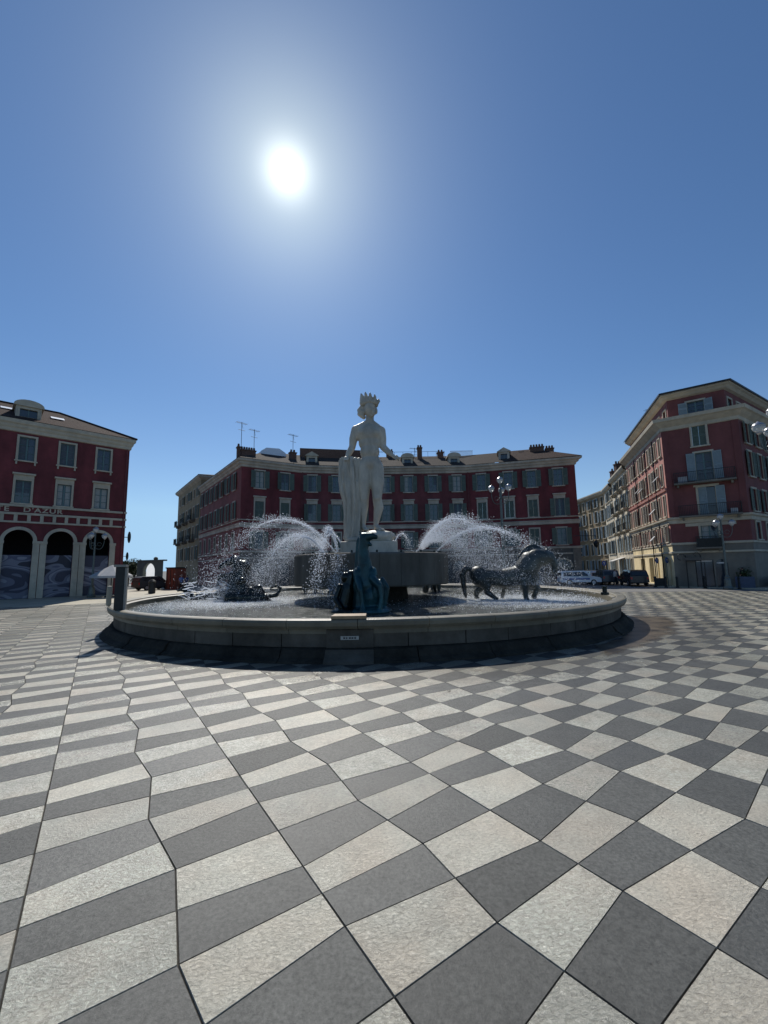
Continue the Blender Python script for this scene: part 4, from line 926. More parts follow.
# ================================================================== CRESCENT (MIDDLE) BUILDING
PT=[(-18.0,51.8),(-11.3,55.9),(-2.5,57.6),(11.6,57.6),(25.2,53.7)]
WG=(-31.2,70.2)
cb=empty('crescent_building',(-18.0,51.8,0)); tag(cb,'long dark red curved building with green shutters behind the fountain','building')
segs=[F(PT[k],PT[k+1]) for k in range(4)]
cxs=[[2.34,5.70],[1.56,4.89,8.1],[2.86,6.0,9.45,12.82],[2.08,5.67,8.70,12.01]]
typ=['c','c','o','o','o','o','o','o','o','c','c','c','o']
b4=segs[3]; ii=0
for s,(fs,us) in enumerate(zip(segs,cxs)):
    ops=[]
    for u in us:
        t=typ[ii]
        top={2:'dark',5:'dark',12:'dark'}.get(ii)
        ops.append(window(fs,cb,u,12.75,1.12,2.25,'open','','trim'))
        ops.append(window(fs,cb,u,8.72,1.12,2.30,'closed' if t=='c' else 'open','hood','trim'))
        ops.append(window(fs,cb,u,4.95,1.12,2.15,('closed' if ii in (3,11) else 'open'),'','trim'))
        if not (s==3 and u>11):
            ops.append((u-.85,u+.85,0,3.1,'arch'))
        else: ops.append((u-1.05,u+.95,0.9,3.0,'arch'))
        ii+=1
    w_=MB(); 
    fs.wall(w_,0,fs.len,4.5,15.6,[o for o in ops if o[2]>4],.3,0)
    fs.wall(w_,0,fs.len,0,4.5,[o for o in ops if o[2]<4],.3,1)
    part(w_,'wall',[M['red'] if s==0 else M['red_dull'] if s<3 else M['red'],M['darkstone']],cb)
    for o in ops:
        if o[2]<4: sh=MB(); fs.box(sh,o[0],o[1],-.34,-.30,o[2],o[3]); part(sh,'shop_window',M['pane'],cb)
    m_=MB()
    for o in ops:
        if o[2]<4 and s==3 and o[2]>.5:
            u=(o[0]+o[1])/2; r0=1.0; cz=o[3]-1.0
            for i in range(14):
                a0=PI*i/14; a1=PI*(i+1)/14; q=[(u+r*math.cos(a),cz+r*math.sin(a)) for r,a in ((r0,a0),(r0+.2,a0),(r0+.2,a1),(r0,a1))]
                m_.hexa([fs.P(x,.001,z) for x,z in q]+[fs.P(x,.08,z) for x,z in q])
            for k in (-1,0,1): fs.box(m_,u+k*.45-.03,u+k*.45+.03,-.29,-.25,.9,2.8)
            fs.box(m_,u-1,u+1,-.29,-.24,1.9,1.97)
    if m_.v: part(m_,'arch_surround',M['cream'],cb)
# pilasters at changes of facade
for fs,u in ((segs[1],.25),(segs[3],.3)): pz=MB(); fs.box(pz,u-.1,u+.1,.001,.10,4.7,15.4); part(pz,'drainpipe',M['red_dull'],cb)
pe=MB(); b4.box(pe,b4.len-.95,b4.len+.0,.001,.12,0,4.6); part(pe,'corner_pier',M['greystone'],cb)
line=[WG]+PT+[(24.0,66.0)]
co=MB(); sweep(co,[(0,15.35),(.10,15.4),(.14,15.62),(.3,15.75),(.36,15.95),(.56,16.08),(.6,16.32),(0,16.36)],line); part(co,'cornice',M['trim'],cb)
sc=MB(); sweep(sc,[(0,7.62),(.10,7.64),(.12,8.0),(.2,8.06),(.2,8.14),(0,8.2)],line[:]); sweep(sc,[(0,8.50),(.16,8.52),(.16,8.62),(0,8.64)],line[:]); sweep(sc,[(0,4.42),(.14,4.44),(.18,4.66),(0,4.72)],line); sweep(sc,[(0,3.68),(.08,3.70),(.08,3.86),(0,3.88)],line)
part(sc,'string_course',M['trim'],cb)
bk=MB()
rs=F(PT[4],(24.0,66.0)); rs.wall(bk,0,rs.len,0,15.6,[]); part(bk,'wall',M['red'],cb)
fw=F(WG,PT[0]); ops=[]
for k in range(7):
    u=fw.len-(2.9+3.1*k)
    ops.append(window(fw,cb,u,12.75,1.0,2.2,'open','','trim')); ops.append(window(fw,cb,u,8.9,1.0,2.2,'open','','trim')); ops.append(window(fw,cb,u,4.95,1.0,2.1,'closed','','trim'))
w_=MB(); fw.wall(w_,0,fw.len,0,15.6,ops,.3); part(w_,'wall',M['wing_red'],cb)
# roof: from the cornice to a ridge 6 m back
def inset(pts,d):
    out=[]
    for i,p in enumerate(pts):
        ns=[]
        if i>0: e=Vector(pts[i])-Vector(pts[i-1]); e.normalize(); ns.append(Vector((e.y,-e.x)))
        if i<len(pts)-1: e=Vector(pts[i+1])-Vector(pts[i]); e.normalize(); ns.append(Vector((e.y,-e.x)))
        n=ns[0].copy()
        for q in ns[1:]: n+=q
        n.normalize(); k=1/max(.3,n.dot(ns[0])); out.append(Vector(p)-n*k*d)
    return out
lo=inset(line,-.62); hi=inset(line,5.2); hb_=inset(line,10.5)
rf=MB()
for k in range(len(line)-1):
    rf.quad((*lo[k],16.37),(*lo[k+1],16.37),(*hi[k+1],19.25),(*hi[k],19.25)); rf.quad((*hi[k],19.25),(*hi[k+1],19.25),(*hb_[k+1],16.4),(*hb_[k],16.4))
part(rf,'roof',M['roof_grey'],cb)
rz=MB(); f3=segs[3]; # red-tiled right end
a=f3.P(5.9,.64,16.40); b_=f3.P(f3.len+.9,.64,16.40); c_=f3.P(f3.len-4.6,-5.1,19.32); d_=f3.P(5.9,-5.1,19.32); rz.quad(a,b_,c_,d_); part(rz,'tiled_roof_end',M['roof'],cb)
rw=MB(); f1=segs[1]; f0=segs[0]
f1.box(rw,-.2,f1.len+2.4,-7.0,-4.0,17.2,20.0); part(rw,'raised_attic',M['chimney'],cb)
dormer(segs[1],cb,None,1.50,16.55,1.5,1.45,2.2,False,-.9); dormer(segs[2],cb,None,6.0,16.5,1.55,1.45,2.2,True,-.9); dormer(segs[2],cb,None,12.7,16.5,1.6,1.45,2.2,True,-.9); dormer(segs[3],cb,None,5.3,16.5,1.5,1.65,2.2,False,-.9,'trim')
for fs,u,d,z,w,h,p in ((segs[0],1.1,-1.6,17.0,1.9,.85,6),(segs[0],-.15,-1.4,17.0,.35,1.1,1),(segs[0],7.5,-2.4,17.4,.9,1.2,2),(segs[2],3.5,-5.2,19.0,1.0,.9,3),(segs[2],8.0,-3.6,18.4,.7,1.6,2),(segs[2],11.2,-4.2,18.6,.9,.8,2),(segs[3],9.9,-3.8,18.3,1.9,.75,5),(segs[3],11.6,-3.8,18.3,1.1,.4,3),(fw,fw.len-9.0,-3.0,17.4,1.3,1.5,4)):
    p_=fs.P(u,d,z); chimney(cb,p_.x,p_.y,z,w,h,p,.7,fs.ang)
gh=MB(); f0=segs[0]   # glazed terrace roof
pr=[(0,17.6),(.3,18.7),(1.0,19.2),(2.8,19.3),(3.7,18.8),(4.1,17.6)]
a=[f0.P(3.0+x,-3.2,z) for x,z in pr]; b_=[f0.P(3.0+x,-6,z) for x,z in pr]; gh.poly(a); gh.poly(list(reversed(b_)))
for k in range(len(pr)-1): gh.quad(a[k],a[k+1],b_[k+1],b_[k])
part(gh,'roof_canopy',M['palepanel'],cb)
gr=MB(); f2=segs[2]
for k in range(22): f2.box(gr,12.9+k*.16,12.96+k*.16,-5.3,-5.26,19.2,20.0)
f2.box(gr,12.9,16.4,-5.32,-5.24,20.01,20.07); part(gr,'roof_railing',M['whitepaint'],cb)
rr_=MB()
for a_,b_ in ((3.0,12.0),): 
    f2.box(rr_,a_,b_,-5.25,-5.21,20.0,20.04)
    for k in range(8): u=a_+(b_-a_)*k/7; f2.box(rr_,u-.02,u+.02,-5.25,-5.21,19.1,20.0)
part(rr_,'roof_rail',M['iron'],cb)
for fs,u,d,h,l in ((segs[0],.2,-1.5,5.0,'tall branched antenna at the left end of the crescent roof'),(segs[0],2.1,-2.5,4.6,'thin antenna left of the glazed roof terrace'),(segs[0],7.6,-2.6,4.8,'tall antenna above the chimney beside the gabled dormer'),(segs[2],7.3,-4,3.6,'bent antenna beside the chimney between the two arched dormers'),(segs[2],1.8,-4,3.2,'low antenna just right of the statue'),(segs[3],8.1,-4,2.2,'short antenna on the tiled right end of the crescent roof')):
    p_=fs.P(u,d,17.4); antenna(p_.x,p_.y,17.4,h-.7,l,fs.ang+.3)
# sign lettering of the shop, too small to read
sl=MB()
for k in range(7): f3.box(sl,8.6+k*.28,8.6+k*.28+.18,.09,.12,3.35,3.35+(.26 if k%3 else .2))
part(sl,'shop_lettering',M['trim'],cb)

# ---- ochre building further left
yb=empty('ochre_building',(-31.4,70.6,0)); tag(yb,'tall narrow ochre building with dark balconies at the far left of the crescent','building')
YA=(-43.6,87.4); YB=(-31.5,70.7); fy=F(YA,YB); ops=[]
for k in range(6):
    u=fy.len-1.7-3.2*k
    for z,h in ((15.3,1.6),(11.4,2.3),(7.8,2.3),(4.2,2.3)): ops.append(window(fy,yb,u,z,1.0,h,'plain' if k%2 else 'open','','trim'))
w_=MB(); fy.wall(w_,0,fy.len,0,18.2,ops,.3); nn=fy.n*-10
w_.quad(fy.P(fy.len,0,0),fy.P(fy.len,-10,0),fy.P(fy.len,-10,18.2),fy.P(fy.len,0,18.2)); w_.quad(fy.P(0,-10,0),fy.P(0,0,0),fy.P(0,0,18.2),fy.P(0,-10,18.2)); part(w_,'wall',M['ochre'],yb)
co=MB(); sweep(co,[(0,17.9),(.5,18.3),(.6,18.6),(0,18.7)],[tuple(fy.P(0,-10,0))[:2],YA,YB,tuple(fy.P(fy.len,-10,0))[:2]]); part(co,'cornice',M['trim'],yb)
rf=MB(); a=[fy.P(-.6,.6,18.7),fy.P(fy.len+.6,.6,18.7),fy.P(fy.len+.6,-10.6,18.7),fy.P(-.6,-10.6,18.7)]; rg=[fy.P(4,-5,20.0),fy.P(fy.len-4,-5,20.0)]
rf.quad(a[0],a[1],rg[1],rg[0]); rf.poly([a[1],a[2],rg[1]]); rf.quad(a[2],a[3],rg[0],rg[1]); rf.poly([a[3],a[0],rg[0]]); part(rf,'roof',M['roof_grey'],yb)
for z in (7.7,11.3):
    for k in (1,3,5): balcony(fy,yb,fy.len-1.7-3.2*k,z,2.6,.9,solid=True)

# ================================================================== RIGHT CORNER BUILDING
C1=(27.6,40.1);C2=(32.3,36.6);C3=(33.2,55.9);C4=(49.1,47.4)
rb_=empty('corner_building',(27.6,40.1,0)); tag(rb_,'five storey red corner building with set back attic at the right edge','building')
fc=F(C1,C2); ops=[]
ops.append(window(fc,rb_,2.95,13.3,1.05,1.95,'closed','','cream','shutter'))
ops.append(window(fc,rb_,3.1,9.95,1.25,2.65,'open','','cream','shutter_b'))
ops.append(window(fc,rb_,3.05,6.72,1.25,2.6,'half','','cream','shutter_b'))
ops.append(window(fc,rb_,2.95,3.75,1.25,2.1,'plain','','cream'))
gops=[(1.62,2.98,.1,2.55),(3.1,4.0,.1,2.6,'arch')]
w_=MB(); fc.wall(w_,0,fc.len,4.2,15.5,ops,.3,0); fc.wall(w_,0,fc.len,0,4.2,gops+[o for o in ops if o[2]<4.2],.5,1)
fr=F(C2,C4); o2=[]
for k in range(6):
    u=1.7+2.65*k
    o2.append(window(fr,rb_,u,13.2,1.0,1.9,'open','','cream')); o2.append(window(fr,rb_,u,10.1,1.0,2.3,'open','','cream'))
    o2.append(window(fr,rb_,u,6.9,1.0,2.0,'open','','cream')); o2.append(window(fr,rb_,u,4.35,1.0,1.5,'plain','','cream'))
fr.wall(w_,0,fr.len,4.2,15.5,o2,.3,0); fr.wall(w_,0,fr.len,0,4.2,[(6.0,8.2,0,3.0),(9.5,12.0,0,3.0)],.5,1)
part(w_,'wall',[M['right_red'],M['greystone']],rb_)
fs_=F(C3,C1); o3=[]; LNs=fs_.len
for k in range(11):
    u=LNs-(.95+1.5*k)
    kinds=['open','open','plain','open','closed','open','plain','open','closed','open','open']
    for z,h in ((12.95,1.8),(9.9,2.1),(6.9,2.0),(4.4,1.5)): o3.append(window(fs_,rb_,u,z,.60,h,('closed','open','plain')[(k*2+int(z))%3],'','cream','shutter_g'))
w_=MB(); fs_.wall(w_,0,LNs,4.2,15.5,o3,.3,0)
gs=[(LNs-1.4,LNs-.8,.2,2.6),(LNs-3.6,LNs-2.6,.2,3.0),(LNs-5.6,LNs-5.0,.2,2.8),(LNs-9,LNs-7.2,.2,2.9),(LNs-13,LNs-11,.2,2.9)]
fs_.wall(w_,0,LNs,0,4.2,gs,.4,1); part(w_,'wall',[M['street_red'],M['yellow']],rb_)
for ff,o_ in [(fs_,g_) for g_ in gs]+[(fc,(1.62,2.98,.1,2.55)),(fc,(3.1,4.0,.1,2.6)),(fr,(6.0,8.2,0,3.0)),(fr,(9.5,12,0,3.0))]:
    sw=MB(); ff.box(sw,o_[0],o_[1],-.39,-.36,o_[2],o_[3]); part(sw,'shop_window',M['pane'],rb_)
sb=MB()
for u in (1.62,2.28,2.9): fc.box(sb,u,u+.07,-.42,-.36,.1,2.55)
fc.box(sb,1.7,2.9,-.40,-.30,2.38,2.52,1); fc.box(sb,3.2,3.9,-.40,-.30,2.2,2.32,1); part(sb,'shop_frame',[M['iron'],M['whitepaint']],rb_)
ln=[C3,C1,C2,C4]
co=MB(); sweep(co,[(0,15.2),(.08,15.25),(.10,15.55),(.35,15.75),(.55,15.95),(.72,16.05),(.78,16.35),(-1.4,16.42)],ln,0,False); part(co,'cornice',M['cream'],rb_)
sc=MB(); sweep(sc,[(0,6.02),(.10,6.05),(.12,6.35),(.28,6.45),(.30,6.62),(0,6.66)],ln); sweep(sc,[(0,4.0),(.08,4.02),(.08,4.2),(0,4.22)],ln); sweep(sc,[(0,3.2),(.12,3.22),(.12,3.38),(0,3.4)],ln)
part(sc,'string_course',M['cream'],rb_)
s2_=MB(); sweep(s2_,[(0,9.3),(.12,9.32),(.16,9.55),(0,9.6)],[C3,C1]); part(s2_,'string_course',M['street_red'],rb_)
band=MB(); 
part(band,'x',M['cream'],rb_) if False else None
# quoin strips on the chamfer and blank recessed panels
for ua in (.02,fc.len-.5): qs=MB(); fc.box(qs,ua,ua+.48,.001,.05,6.7,15.2); part(qs,'corner_strip',M['right_red'],rb_)
for bb_ in ((1.2,4.9,5.7,6.0),(2.1,4.0,9.38,9.55)): cm=MB(); fc.box(cm,bb_[0],bb_[1],.002,.045,bb_[2],bb_[3]); part(cm,'lintel_band',M['cream'],rb_)
balcony(fc,rb_,2.95,9.80,4.6,.8); balcony(fc,rb_,3.1,6.66,4.6,.7); balcony(fc,rb_,2.85,3.70,2.0,.7,solid=True)
# attic
atp=inset(ln,.95); at_=MB(); 
la=[tuple(p) for p in atp]; la[0]=(la[0][0]+.30,la[0][1]+.85)
fa=F(la[1],la[2]); fb=F(la[2],la[3]); fd=F(la[0],la[1]); oa=[]
oa.append(window(fa,rb_,fa.len/2+.0,16.75,1.3,1.2,'open','','cream','shutter_b'))
fa.wall(at_,0,fa.len,16.4,18.9,oa,.25); ob=[window(fb,rb_,1.0+2.3*k,16.85,1.0,.95,'plain','','cream') for k in range(7)]; fb.wall(at_,0,fb.len,16.4,18.9,ob,.25)
oc=[window(fd,rb_,fd.len-1.0-2.2*k,16.85,.9,.95,'plain','','cream') for k in range(7)]; fd.wall(at_,0,fd.len,16.4,18.9,oc,.25); part(at_,'attic_wall',M['right_red'],rb_)
co=MB(); sweep(co,[(0,18.55),(.25,18.65),(.45,18.85),(.62,18.95),(.62,19.18),(-.5,19.22)],la,0,False); part(co,'attic_cornice',M['cream'],rb_)
rf=MB(); l1=inset(la,-.75); l2=inset(la,5.0)
for k in range(3): rf.quad((*l1[k],19.24),(*l1[k+1],19.24),(*l2[k+1],19.8),(*l2[k],19.8)); rf.quad((*l1[k],19.06),(*l1[k+1],19.06),(*l1[k+1],19.24),(*l1[k],19.24))
part(rf,'roof',M['iron'],rb_)
ac=MB(); fc.box(ac,1.0,1.7,.25,.6,9.82,10.4); q=part(ac,'air_conditioner',M['canvas'],rb_); ac=MB(); fc.box(ac,4.6,5.1,.2,.5,6.68,7.1); part(ac,'air_conditioner',M['canvas'],rb_)
for u in (LNs-6.2,LNs-11.4,LNs-3.1):
    dp=MB(); dp.tube([fs_.P(u,.12,15.1),fs_.P(u,.12,.3)],.06,6); part(dp,'drainpipe',M['iron'],rb_)
# awning shutters pushed out on the street side
for u,z in ((LNs-4.3,8.0),(LNs-5.1,5.2),(LNs-8.6,11.0),(LNs-9.9,11.2),(LNs-2.0,11.1)):
    s_=MB(); s_.hexa([fs_.P(u-.35,.1,z),fs_.P(u+.35,.1,z),fs_.P(u+.35,.6,z-.55),fs_.P(u-.35,.6,z-.55),fs_.P(u-.35,.14,z+.03),fs_.P(u+.35,.14,z+.03),fs_.P(u+.35,.64,z-.52),fs_.P(u-.35,.64,z-.52)]); part(s_,'projecting_shutter',M['canvas'],rb_)
p_=fs_.P(6,-2,18.5); antenna(p_.x,p_.y,18.6,2.6,'branched antenna on the street side roof of the red corner building',.4)
# ---- cream buildings down the street
def street_bldg(name,label,A,B,H_,wall_m,floors,sp,bal,back=9):
    r=empty(name,(B[0],B[1],0)); tag(r,label,'building'); f_=F(A,B); ops=[]; n=int(f_.len/sp)
    for k in range(n):
        u=f_.len-sp*(k+.5)
        for z,h in floors: 
            ops.append(window(f_,r,u,z,.95,h,'open' if (k+int(z))%3 else 'plain','','cream','shutter_b'))
            if bal and z>5 and k%2==0: balcony(f_,r,u,z-.05,1.7,.7,mt='cream')
    w_=MB(); f_.wall(w_,0,f_.len,0,H_,ops,.3)
    w_.quad(f_.P(f_.len,0,0),f_.P(f_.len,-back,0),f_.P(f_.len,-back,H_),f_.P(f_.len,0,H_)); w_.quad(f_.P(0,-back,0),f_.P(0,0,0),f_.P(0,0,H_),f_.P(0,-back,H_)); part(w_,'wall',M[wall_m],r)
    co=MB(); sweep(co,[(0,H_-.5),(.3,H_-.35),(.5,H_),(.5,H_+.2),(-1,H_+.3)],[A,B],0,False); part(co,'cornice',M['cream'],r)
    rf=MB(); rf.quad(f_.P(0,.4,H_+.22),f_.P(f_.len,.4,H_+.22),f_.P(f_.len,-back,H_+1.5),f_.P(0,-back,H_+1.5)); part(rf,'roof',M['roof'],r)
    return f_,r
fA,rA=street_bldg('cream_building','cream building with stacked balconies next to the sunlit red street wall',(37.0,66.6),(33.3,56.1),15.6,'creamwall',[(.8,2.2),(4.0,2.1),(7.0,2.1),(10.0,2.1),(13.0,1.7)],1.9,True)
fB,rB=street_bldg('pale_building','pale narrow building farther down the street beyond the balconied one',(39.6,74.0),(37.1,66.9),15.2,'creamwall',[(.8,2.2),(4.0,2.1),(7.0,2.1),(10.0,2.1),(12.8,1.6)],1.7,False)
fC,rC=street_bldg('beige_building','beige building closing the end of the side street',(40.6,90.0),(39.9,74.2),15.4,'ochre',[(.8,2.2),(4.0,2.1),(7.0,2.1),(10.0,2.1),(12.9,1.6)],2.6,False)
fD,rD=street_bldg('end_building','pale tan house front across the far end of the side street',(33,91.0),(41,90.2),16.2,'creamwall',[(.8,2.2),(4.0,2.1),(7.0,2.1),(10.0,2.1),(13.0,1.7)],2.4,False)
chimney(rB,38.9,68.5,16.0,1.6,1.6,3); chimney(rA,36.4,63,16.2,1.3,1.3,3)
aw=MB(); aw.hexa([fA.P(2,.0,3.2),fA.P(6,.0,3.2),fA.P(6,1.6,2.7),fA.P(2,1.6,2.7),fA.P(2,.0,3.26),fA.P(6,.0,3.26),fA.P(6,1.6,2.76),fA.P(2,1.6,2.76)]); part(aw,'awning',M['palecloth'],rA)

# ================================================================== LEFT BACKGROUND: gateway, kiosk, trees
fg=F((-36.9,62.5),(-31.9,60.4)); gw=empty('gateway',(-36.9,62.5,0)); tag(gw,'low grey-green gateway wall with a pointed arch seen beside the dark post','gateway')
w_=MB(); fg.wall(w_,0,fg.len,0,3.75,[(1.3,3.75,0,3.5,'arch')],.5); fg.box(w_,-.1,fg.len+.1,-.55,.08,3.752,3.95); w_.ball(fg.P(3.6,-.2,4.1),(.3,.3,.28)); part(w_,'wall',M['greenstone'],gw)
q=MB(); q.quad(fg.P(1.25,-.6,0),fg.P(3.8,-.6,0),fg.P(3.8,-.6,3.6),fg.P(1.25,-.6,3.6)); part(q,'arch_sky_panel',M['sky_sheet'],gw)  # added sheet closing the arch, imitates the bright sky beyond
kk=empty('kiosk',(-26.5,53.4,0)); kk.rotation_euler=(0,0,R(-25)); tag(kk,'orange-red panelled kiosk at the foot of the ochre building','kiosk')
q=MB(); q.box(-.8,.8,-.8,.8,0,2.6); q.build('kiosk_body',M['orange'],kk); q=MB(); q.box(-.88,.88,-.88,.88,2.602,2.75); q.build('kiosk_roof',M['iron'],kk)
q=MB(); q.box(-.04,.04,-.83,-.802,0.1,2.5); q.box(-.6,-.55,-.83,-.802,.1,2.5); q.box(.55,.6,-.83,-.802,.1,2.5); q.build('panel_joint',M['iron'],kk)
def tree(x,y,h,r,label,seed):
    rn=random.Random(seed); t=empty('tree',(x,y,0)); tag(t,label,'tree','trees beyond the square')
    q=MB(); q.tube([(0,0,0),(.05,0,h*.35),(0,.05,h*.6)],[.16,.12,.07],8)
    for k in range(6): a=rn.random()*6.3; q.tube([(0,0,h*(.35+.04*k)),(math.cos(a)*r*.6,math.sin(a)*r*.6,h*(.6+.05*k))],[.07,.025],6)
    q.build('trunk',M['bark'],t)
    q=MB()
    cl=[(rn.gauss(0,r*.45),rn.gauss(0,r*.45),h*.68+rn.gauss(0,h*.13),rn.uniform(.3,.6)*r) for _ in range(16)]
    for _ in range(2600):
        c_=rn.choice(cl); d=Vector((rn.gauss(0,1),rn.gauss(0,1),rn.gauss(0,1))).normalized()*c_[3]*rn.random()**.4
        p=Vector(c_[:3])+d; u=Vector((rn.gauss(0,1),rn.gauss(0,1),rn.gauss(0,1))).normalized()*.13; v=u.cross(Vector((rn.gauss(0,1),rn.gauss(0,1),rn.gauss(0,1)))).normalized()*.08
        q.quad(p-u,p+v,p+u,p-v)
    q.build('crown',M['leaf'],t)
tree(-41.5,68.0,3.9,1.5,'small dark green tree left of the grey-green gateway',1)
tree(-50,84,4.3,1.9,'distant green tree behind the arcade building corner',2)

# ================================================================== LAMPS
def lamp(big):
    t=empty('street_lamp'); 
    H_=9.3 if big else 6.3; pr=.13 if big else .10
    q=MB(); q.lathe([(.34,0),(.36,.15),(.26,.3),(.24,.8),(.17,.95),(.19,1.05),(pr,1.2),(pr*.75,H_-1.6),(pr*1.2,H_-1.55),(pr*.8,H_-1.45),(pr*.5,H_-.4),(.09,H_-.35),(.04,H_-.28)],(0,0,0),12)
    q.build('lamp_post',M['lamp_metal'],t,smooth=False)
    hs=.25 if big else .24
    def head(x,y,z):
        q=MB(); q.lathe([(hs*.45,0),(hs*.8,hs*.35),(hs*1.02,hs*.9),(hs*.98,hs*1.15)],(0,0,0),16); o=q.build('lamp_glass',M['globe'],t,(x,y,z),smooth=True)
        q=MB(); q.lathe([(hs*1.06,hs*1.15),(hs*1.0,hs*1.35),(hs*.7,hs*1.75),(hs*.25,hs*1.95),(.03,hs*2.15)],(0,0,0),16); q.lathe([(.05,-.1),(hs*.5,-.01),(hs*.45,.02)],(0,0,0),12); q.build('cap',M['alloy'],o,smooth=True)
    head(0,0,H_-.27)
    ar=.78 if big else .72; zl=H_-1.0 if big else H_-.85
    for k in range(3):
        a=R(180+120*k); ca,sa=math.cos(a),math.sin(a)
        q=MB(); pts=[]
        for s in range(13):
            u=s/12; rr=ar*(.12+.88*math.sin(u*PI/2)); z=zl-.95+.2*math.sin(u*PI)-.35*math.sin(u*PI*1.0)+u**2.2*.85; pts.append((ca*rr,sa*rr,z))
        q.tube(pts,.028,6)
        pts=[(ca*(.35+.16*math.cos(x)),sa*(.35+.16*math.cos(x)),zl-.55+.16*math.sin(x)) for x in [i*.5 for i in range(12)]]; q.tube(pts,.018,5)
        q.build('arm',M['lamp_metal'],t); head(ca*ar,sa*ar,zl)
    return t
L1=lamp(True); L1.location=(9.55,33.6,0); L1.rotation_euler=(0,0,R(8)); tag(L1,'tall street lamp with clustered lanterns rising behind the bronze horse','street lamp','street lamps round the square')
L2=copy_tree(L1); L2.location=(18.38,18.9,0); L2.rotation_euler=(0,0,R(0)); L2['label']='near street lamp whose lanterns poke in at the right edge'
L3=lamp(False); L3.location=(29.15,35.95,.0); L3.rotation_euler=(0,0,R(25)); tag(L3,'street lamp with three pale lanterns before the red corner building','street lamp','street lamps round the square')
L4=copy_tree(L3); L4.location=(-27.1,39.0,0); L4.rotation_euler=(0,0,R(-20)); L4['label']='street lamp with three lanterns in front of the right arch of the arcade'
# lantern hanging over the side street
hl=empty('hanging_lantern',(24.6,48.5,4.3)); tag(hl,'black lantern hanging from a bracket over the side street','lantern')
q=MB(); q.lathe([(.05,-.1),(.28,.2),(.36,.45),(.10,.75),(.03,.85)],(0,0,0),8); q.build('lantern_body',M['iron'],hl); q=MB(); q.tube([(0,0,.8),(0,0,1.35)],.03,5); q.tube([(0,0,1.3),(-1.9,1.6,1.45)],.04,5); q.build('bracket',M['iron'],hl)

# ================================================================== SIGNS, BOLLARDS
def round_sign(x,y,h,label,rz=0):
    t=empty('road_sign',(x,y,0),rz); tag(t,label,'road sign','road signs at the side street')
    q=MB(); q.tube([(0,0,0),(0,0,h)],.035,8); q.build('post',M['lamp_metal'],t)
    q=MB(); q.tube([(0,-.05,h-.3),(0,-.075,h-.3)],.30,24); q.build('sign_face',M['bluesign'],t)
    q=MB(); q.box(-.05,.05,-.085,-.077,h-.42,h-.18); q.box(-.12,.12,-.085,-.077,h-.24,h-.18); q.build('sign_symbol',M['whitepaint'],t)
round_sign(24.6,47.2,2.7,'round blue sign on a post left of the dark cars',R(20))
round_sign(27.55,42.6,2.9,'left of two round blue signs by the yellow ground floor',R(30))
round_sign(27.9,41.6,2.9,'right of two round blue signs by the yellow ground floor',R(30))
for k,(x,y,l) in enumerate(((26.35,41.2,'black bollard left of the blue sign pair'),(26.9,40.5,'second black bollard at the kerb of the corner building'),(27.5,39.8,'black bollard at the corner of the red building'),(28.9,38.2,'black bollard in front of the dark shop window'),(30.4,36.3,'black bollard beside the street lamp at the corner building'))):
    q=MB(); q.lathe([(.14,0),(.14,.08),(.09,.12),(.08,.85),(.11,.9),(.09,1.0),(.02,1.06)],(0,0,0),12); o=q.build('bollard',M['iron'],None,(x,y,0),smooth=False); tag(o,l,'bollard','bollards along the corner kerb')
pbx=MB(); pbx.box(-.5,.5,-.35,.35,0,.75); o=pbx.build('planter_box',M['iron'],None,(27.2,41.7,.10),bevel=.03); o.rotation_euler=(0,0,R(-30)); tag(o,'low black planter box at the foot of the yellow wall','planter')
bs=empty('frame_sign',(28.6,38.9,0),R(-35)); tag(bs,'tall black iron frame sign with curled top before the corner building','sign')
q=MB(); q.tube([(-.55,0,0),(-.55,0,3.0)],.04,6); q.tube([(.55,0,0),(.55,0,3.0)],.04,6); q.tube([(-.6,0,2.5),(.6,0,2.5)],.04,6)
q.tube([(-.9+.3*math.cos(x),0,2.85+.3*math.sin(x)) for x in [i*.5 for i in range(10)]],.03,5); q.tube([(.55,0,3),(.3,0,3.3),(.0,0,3.1),(.2,0,2.9)],.03,5); q.build('iron_frame',M['iron'],bs)
q=MB(); q.box(-.65,.65,-.06,.06,2.52,2.78); q.build('name_board',M['darkstone'],bs)
bar=MB()
for k in range(5): 
    p_=fr.P(-.2+1.6*k,.9,0); 
    a,b_=(fc.P(4.35,.95,0),fc.P(5.6,.95,0)) if k==0 else (fr.P(.3+1.3*(k-1),.9,0),fr.P(.3+1.3*(k-1)+1.25,.9,0))
    bb=MB(); bb.hexa([a,b_,b_-fr.n*.05,a-fr.n*.05,a+Vector((0,0,1.05)),b_+Vector((0,0,1.05)),b_-fr.n*.05+Vector((0,0,1.05)),a-fr.n*.05+Vector((0,0,1.05))])
    o=bb.build('barrier_panel',M['barrier'] if k%2==0 else M['greystone']); tag(o,['blue-grey barrier panel nearest the shop door','grey barrier panel second from the shop door','blue-grey barrier panel in the middle of the row by the corner building','grey barrier panel fourth from the shop door','blue-grey barrier panel at the right end of the row'][k],'barrier','barrier panels by the corner building')
bin_=MB(); bin_.lathe([(.3,0),(.34,.1),(.32,1.1),(.36,1.15),(.36,1.25),(.15,1.45)],(0,0,0),14); o=bin_.build('litter_bin',M['iron'],None,(-24.3,44.0,0)); tag(o,'dark round litter bin behind the left rim of the fountain','bin')
ps=empty('potted_shrub',tuple(fc.P(5.0,.45,0))); tag(ps,'dark shrub in a tall pot behind the first barrier panel by the corner building','potted plant')
q=MB(); q.lathe([(.2,0),(.3,.1),(.36,.8),(.4,.85),(.38,.9)],(0,0,0),12); q.build('pot',M['iron'],ps)
q=MB(); rn=random.Random(8)
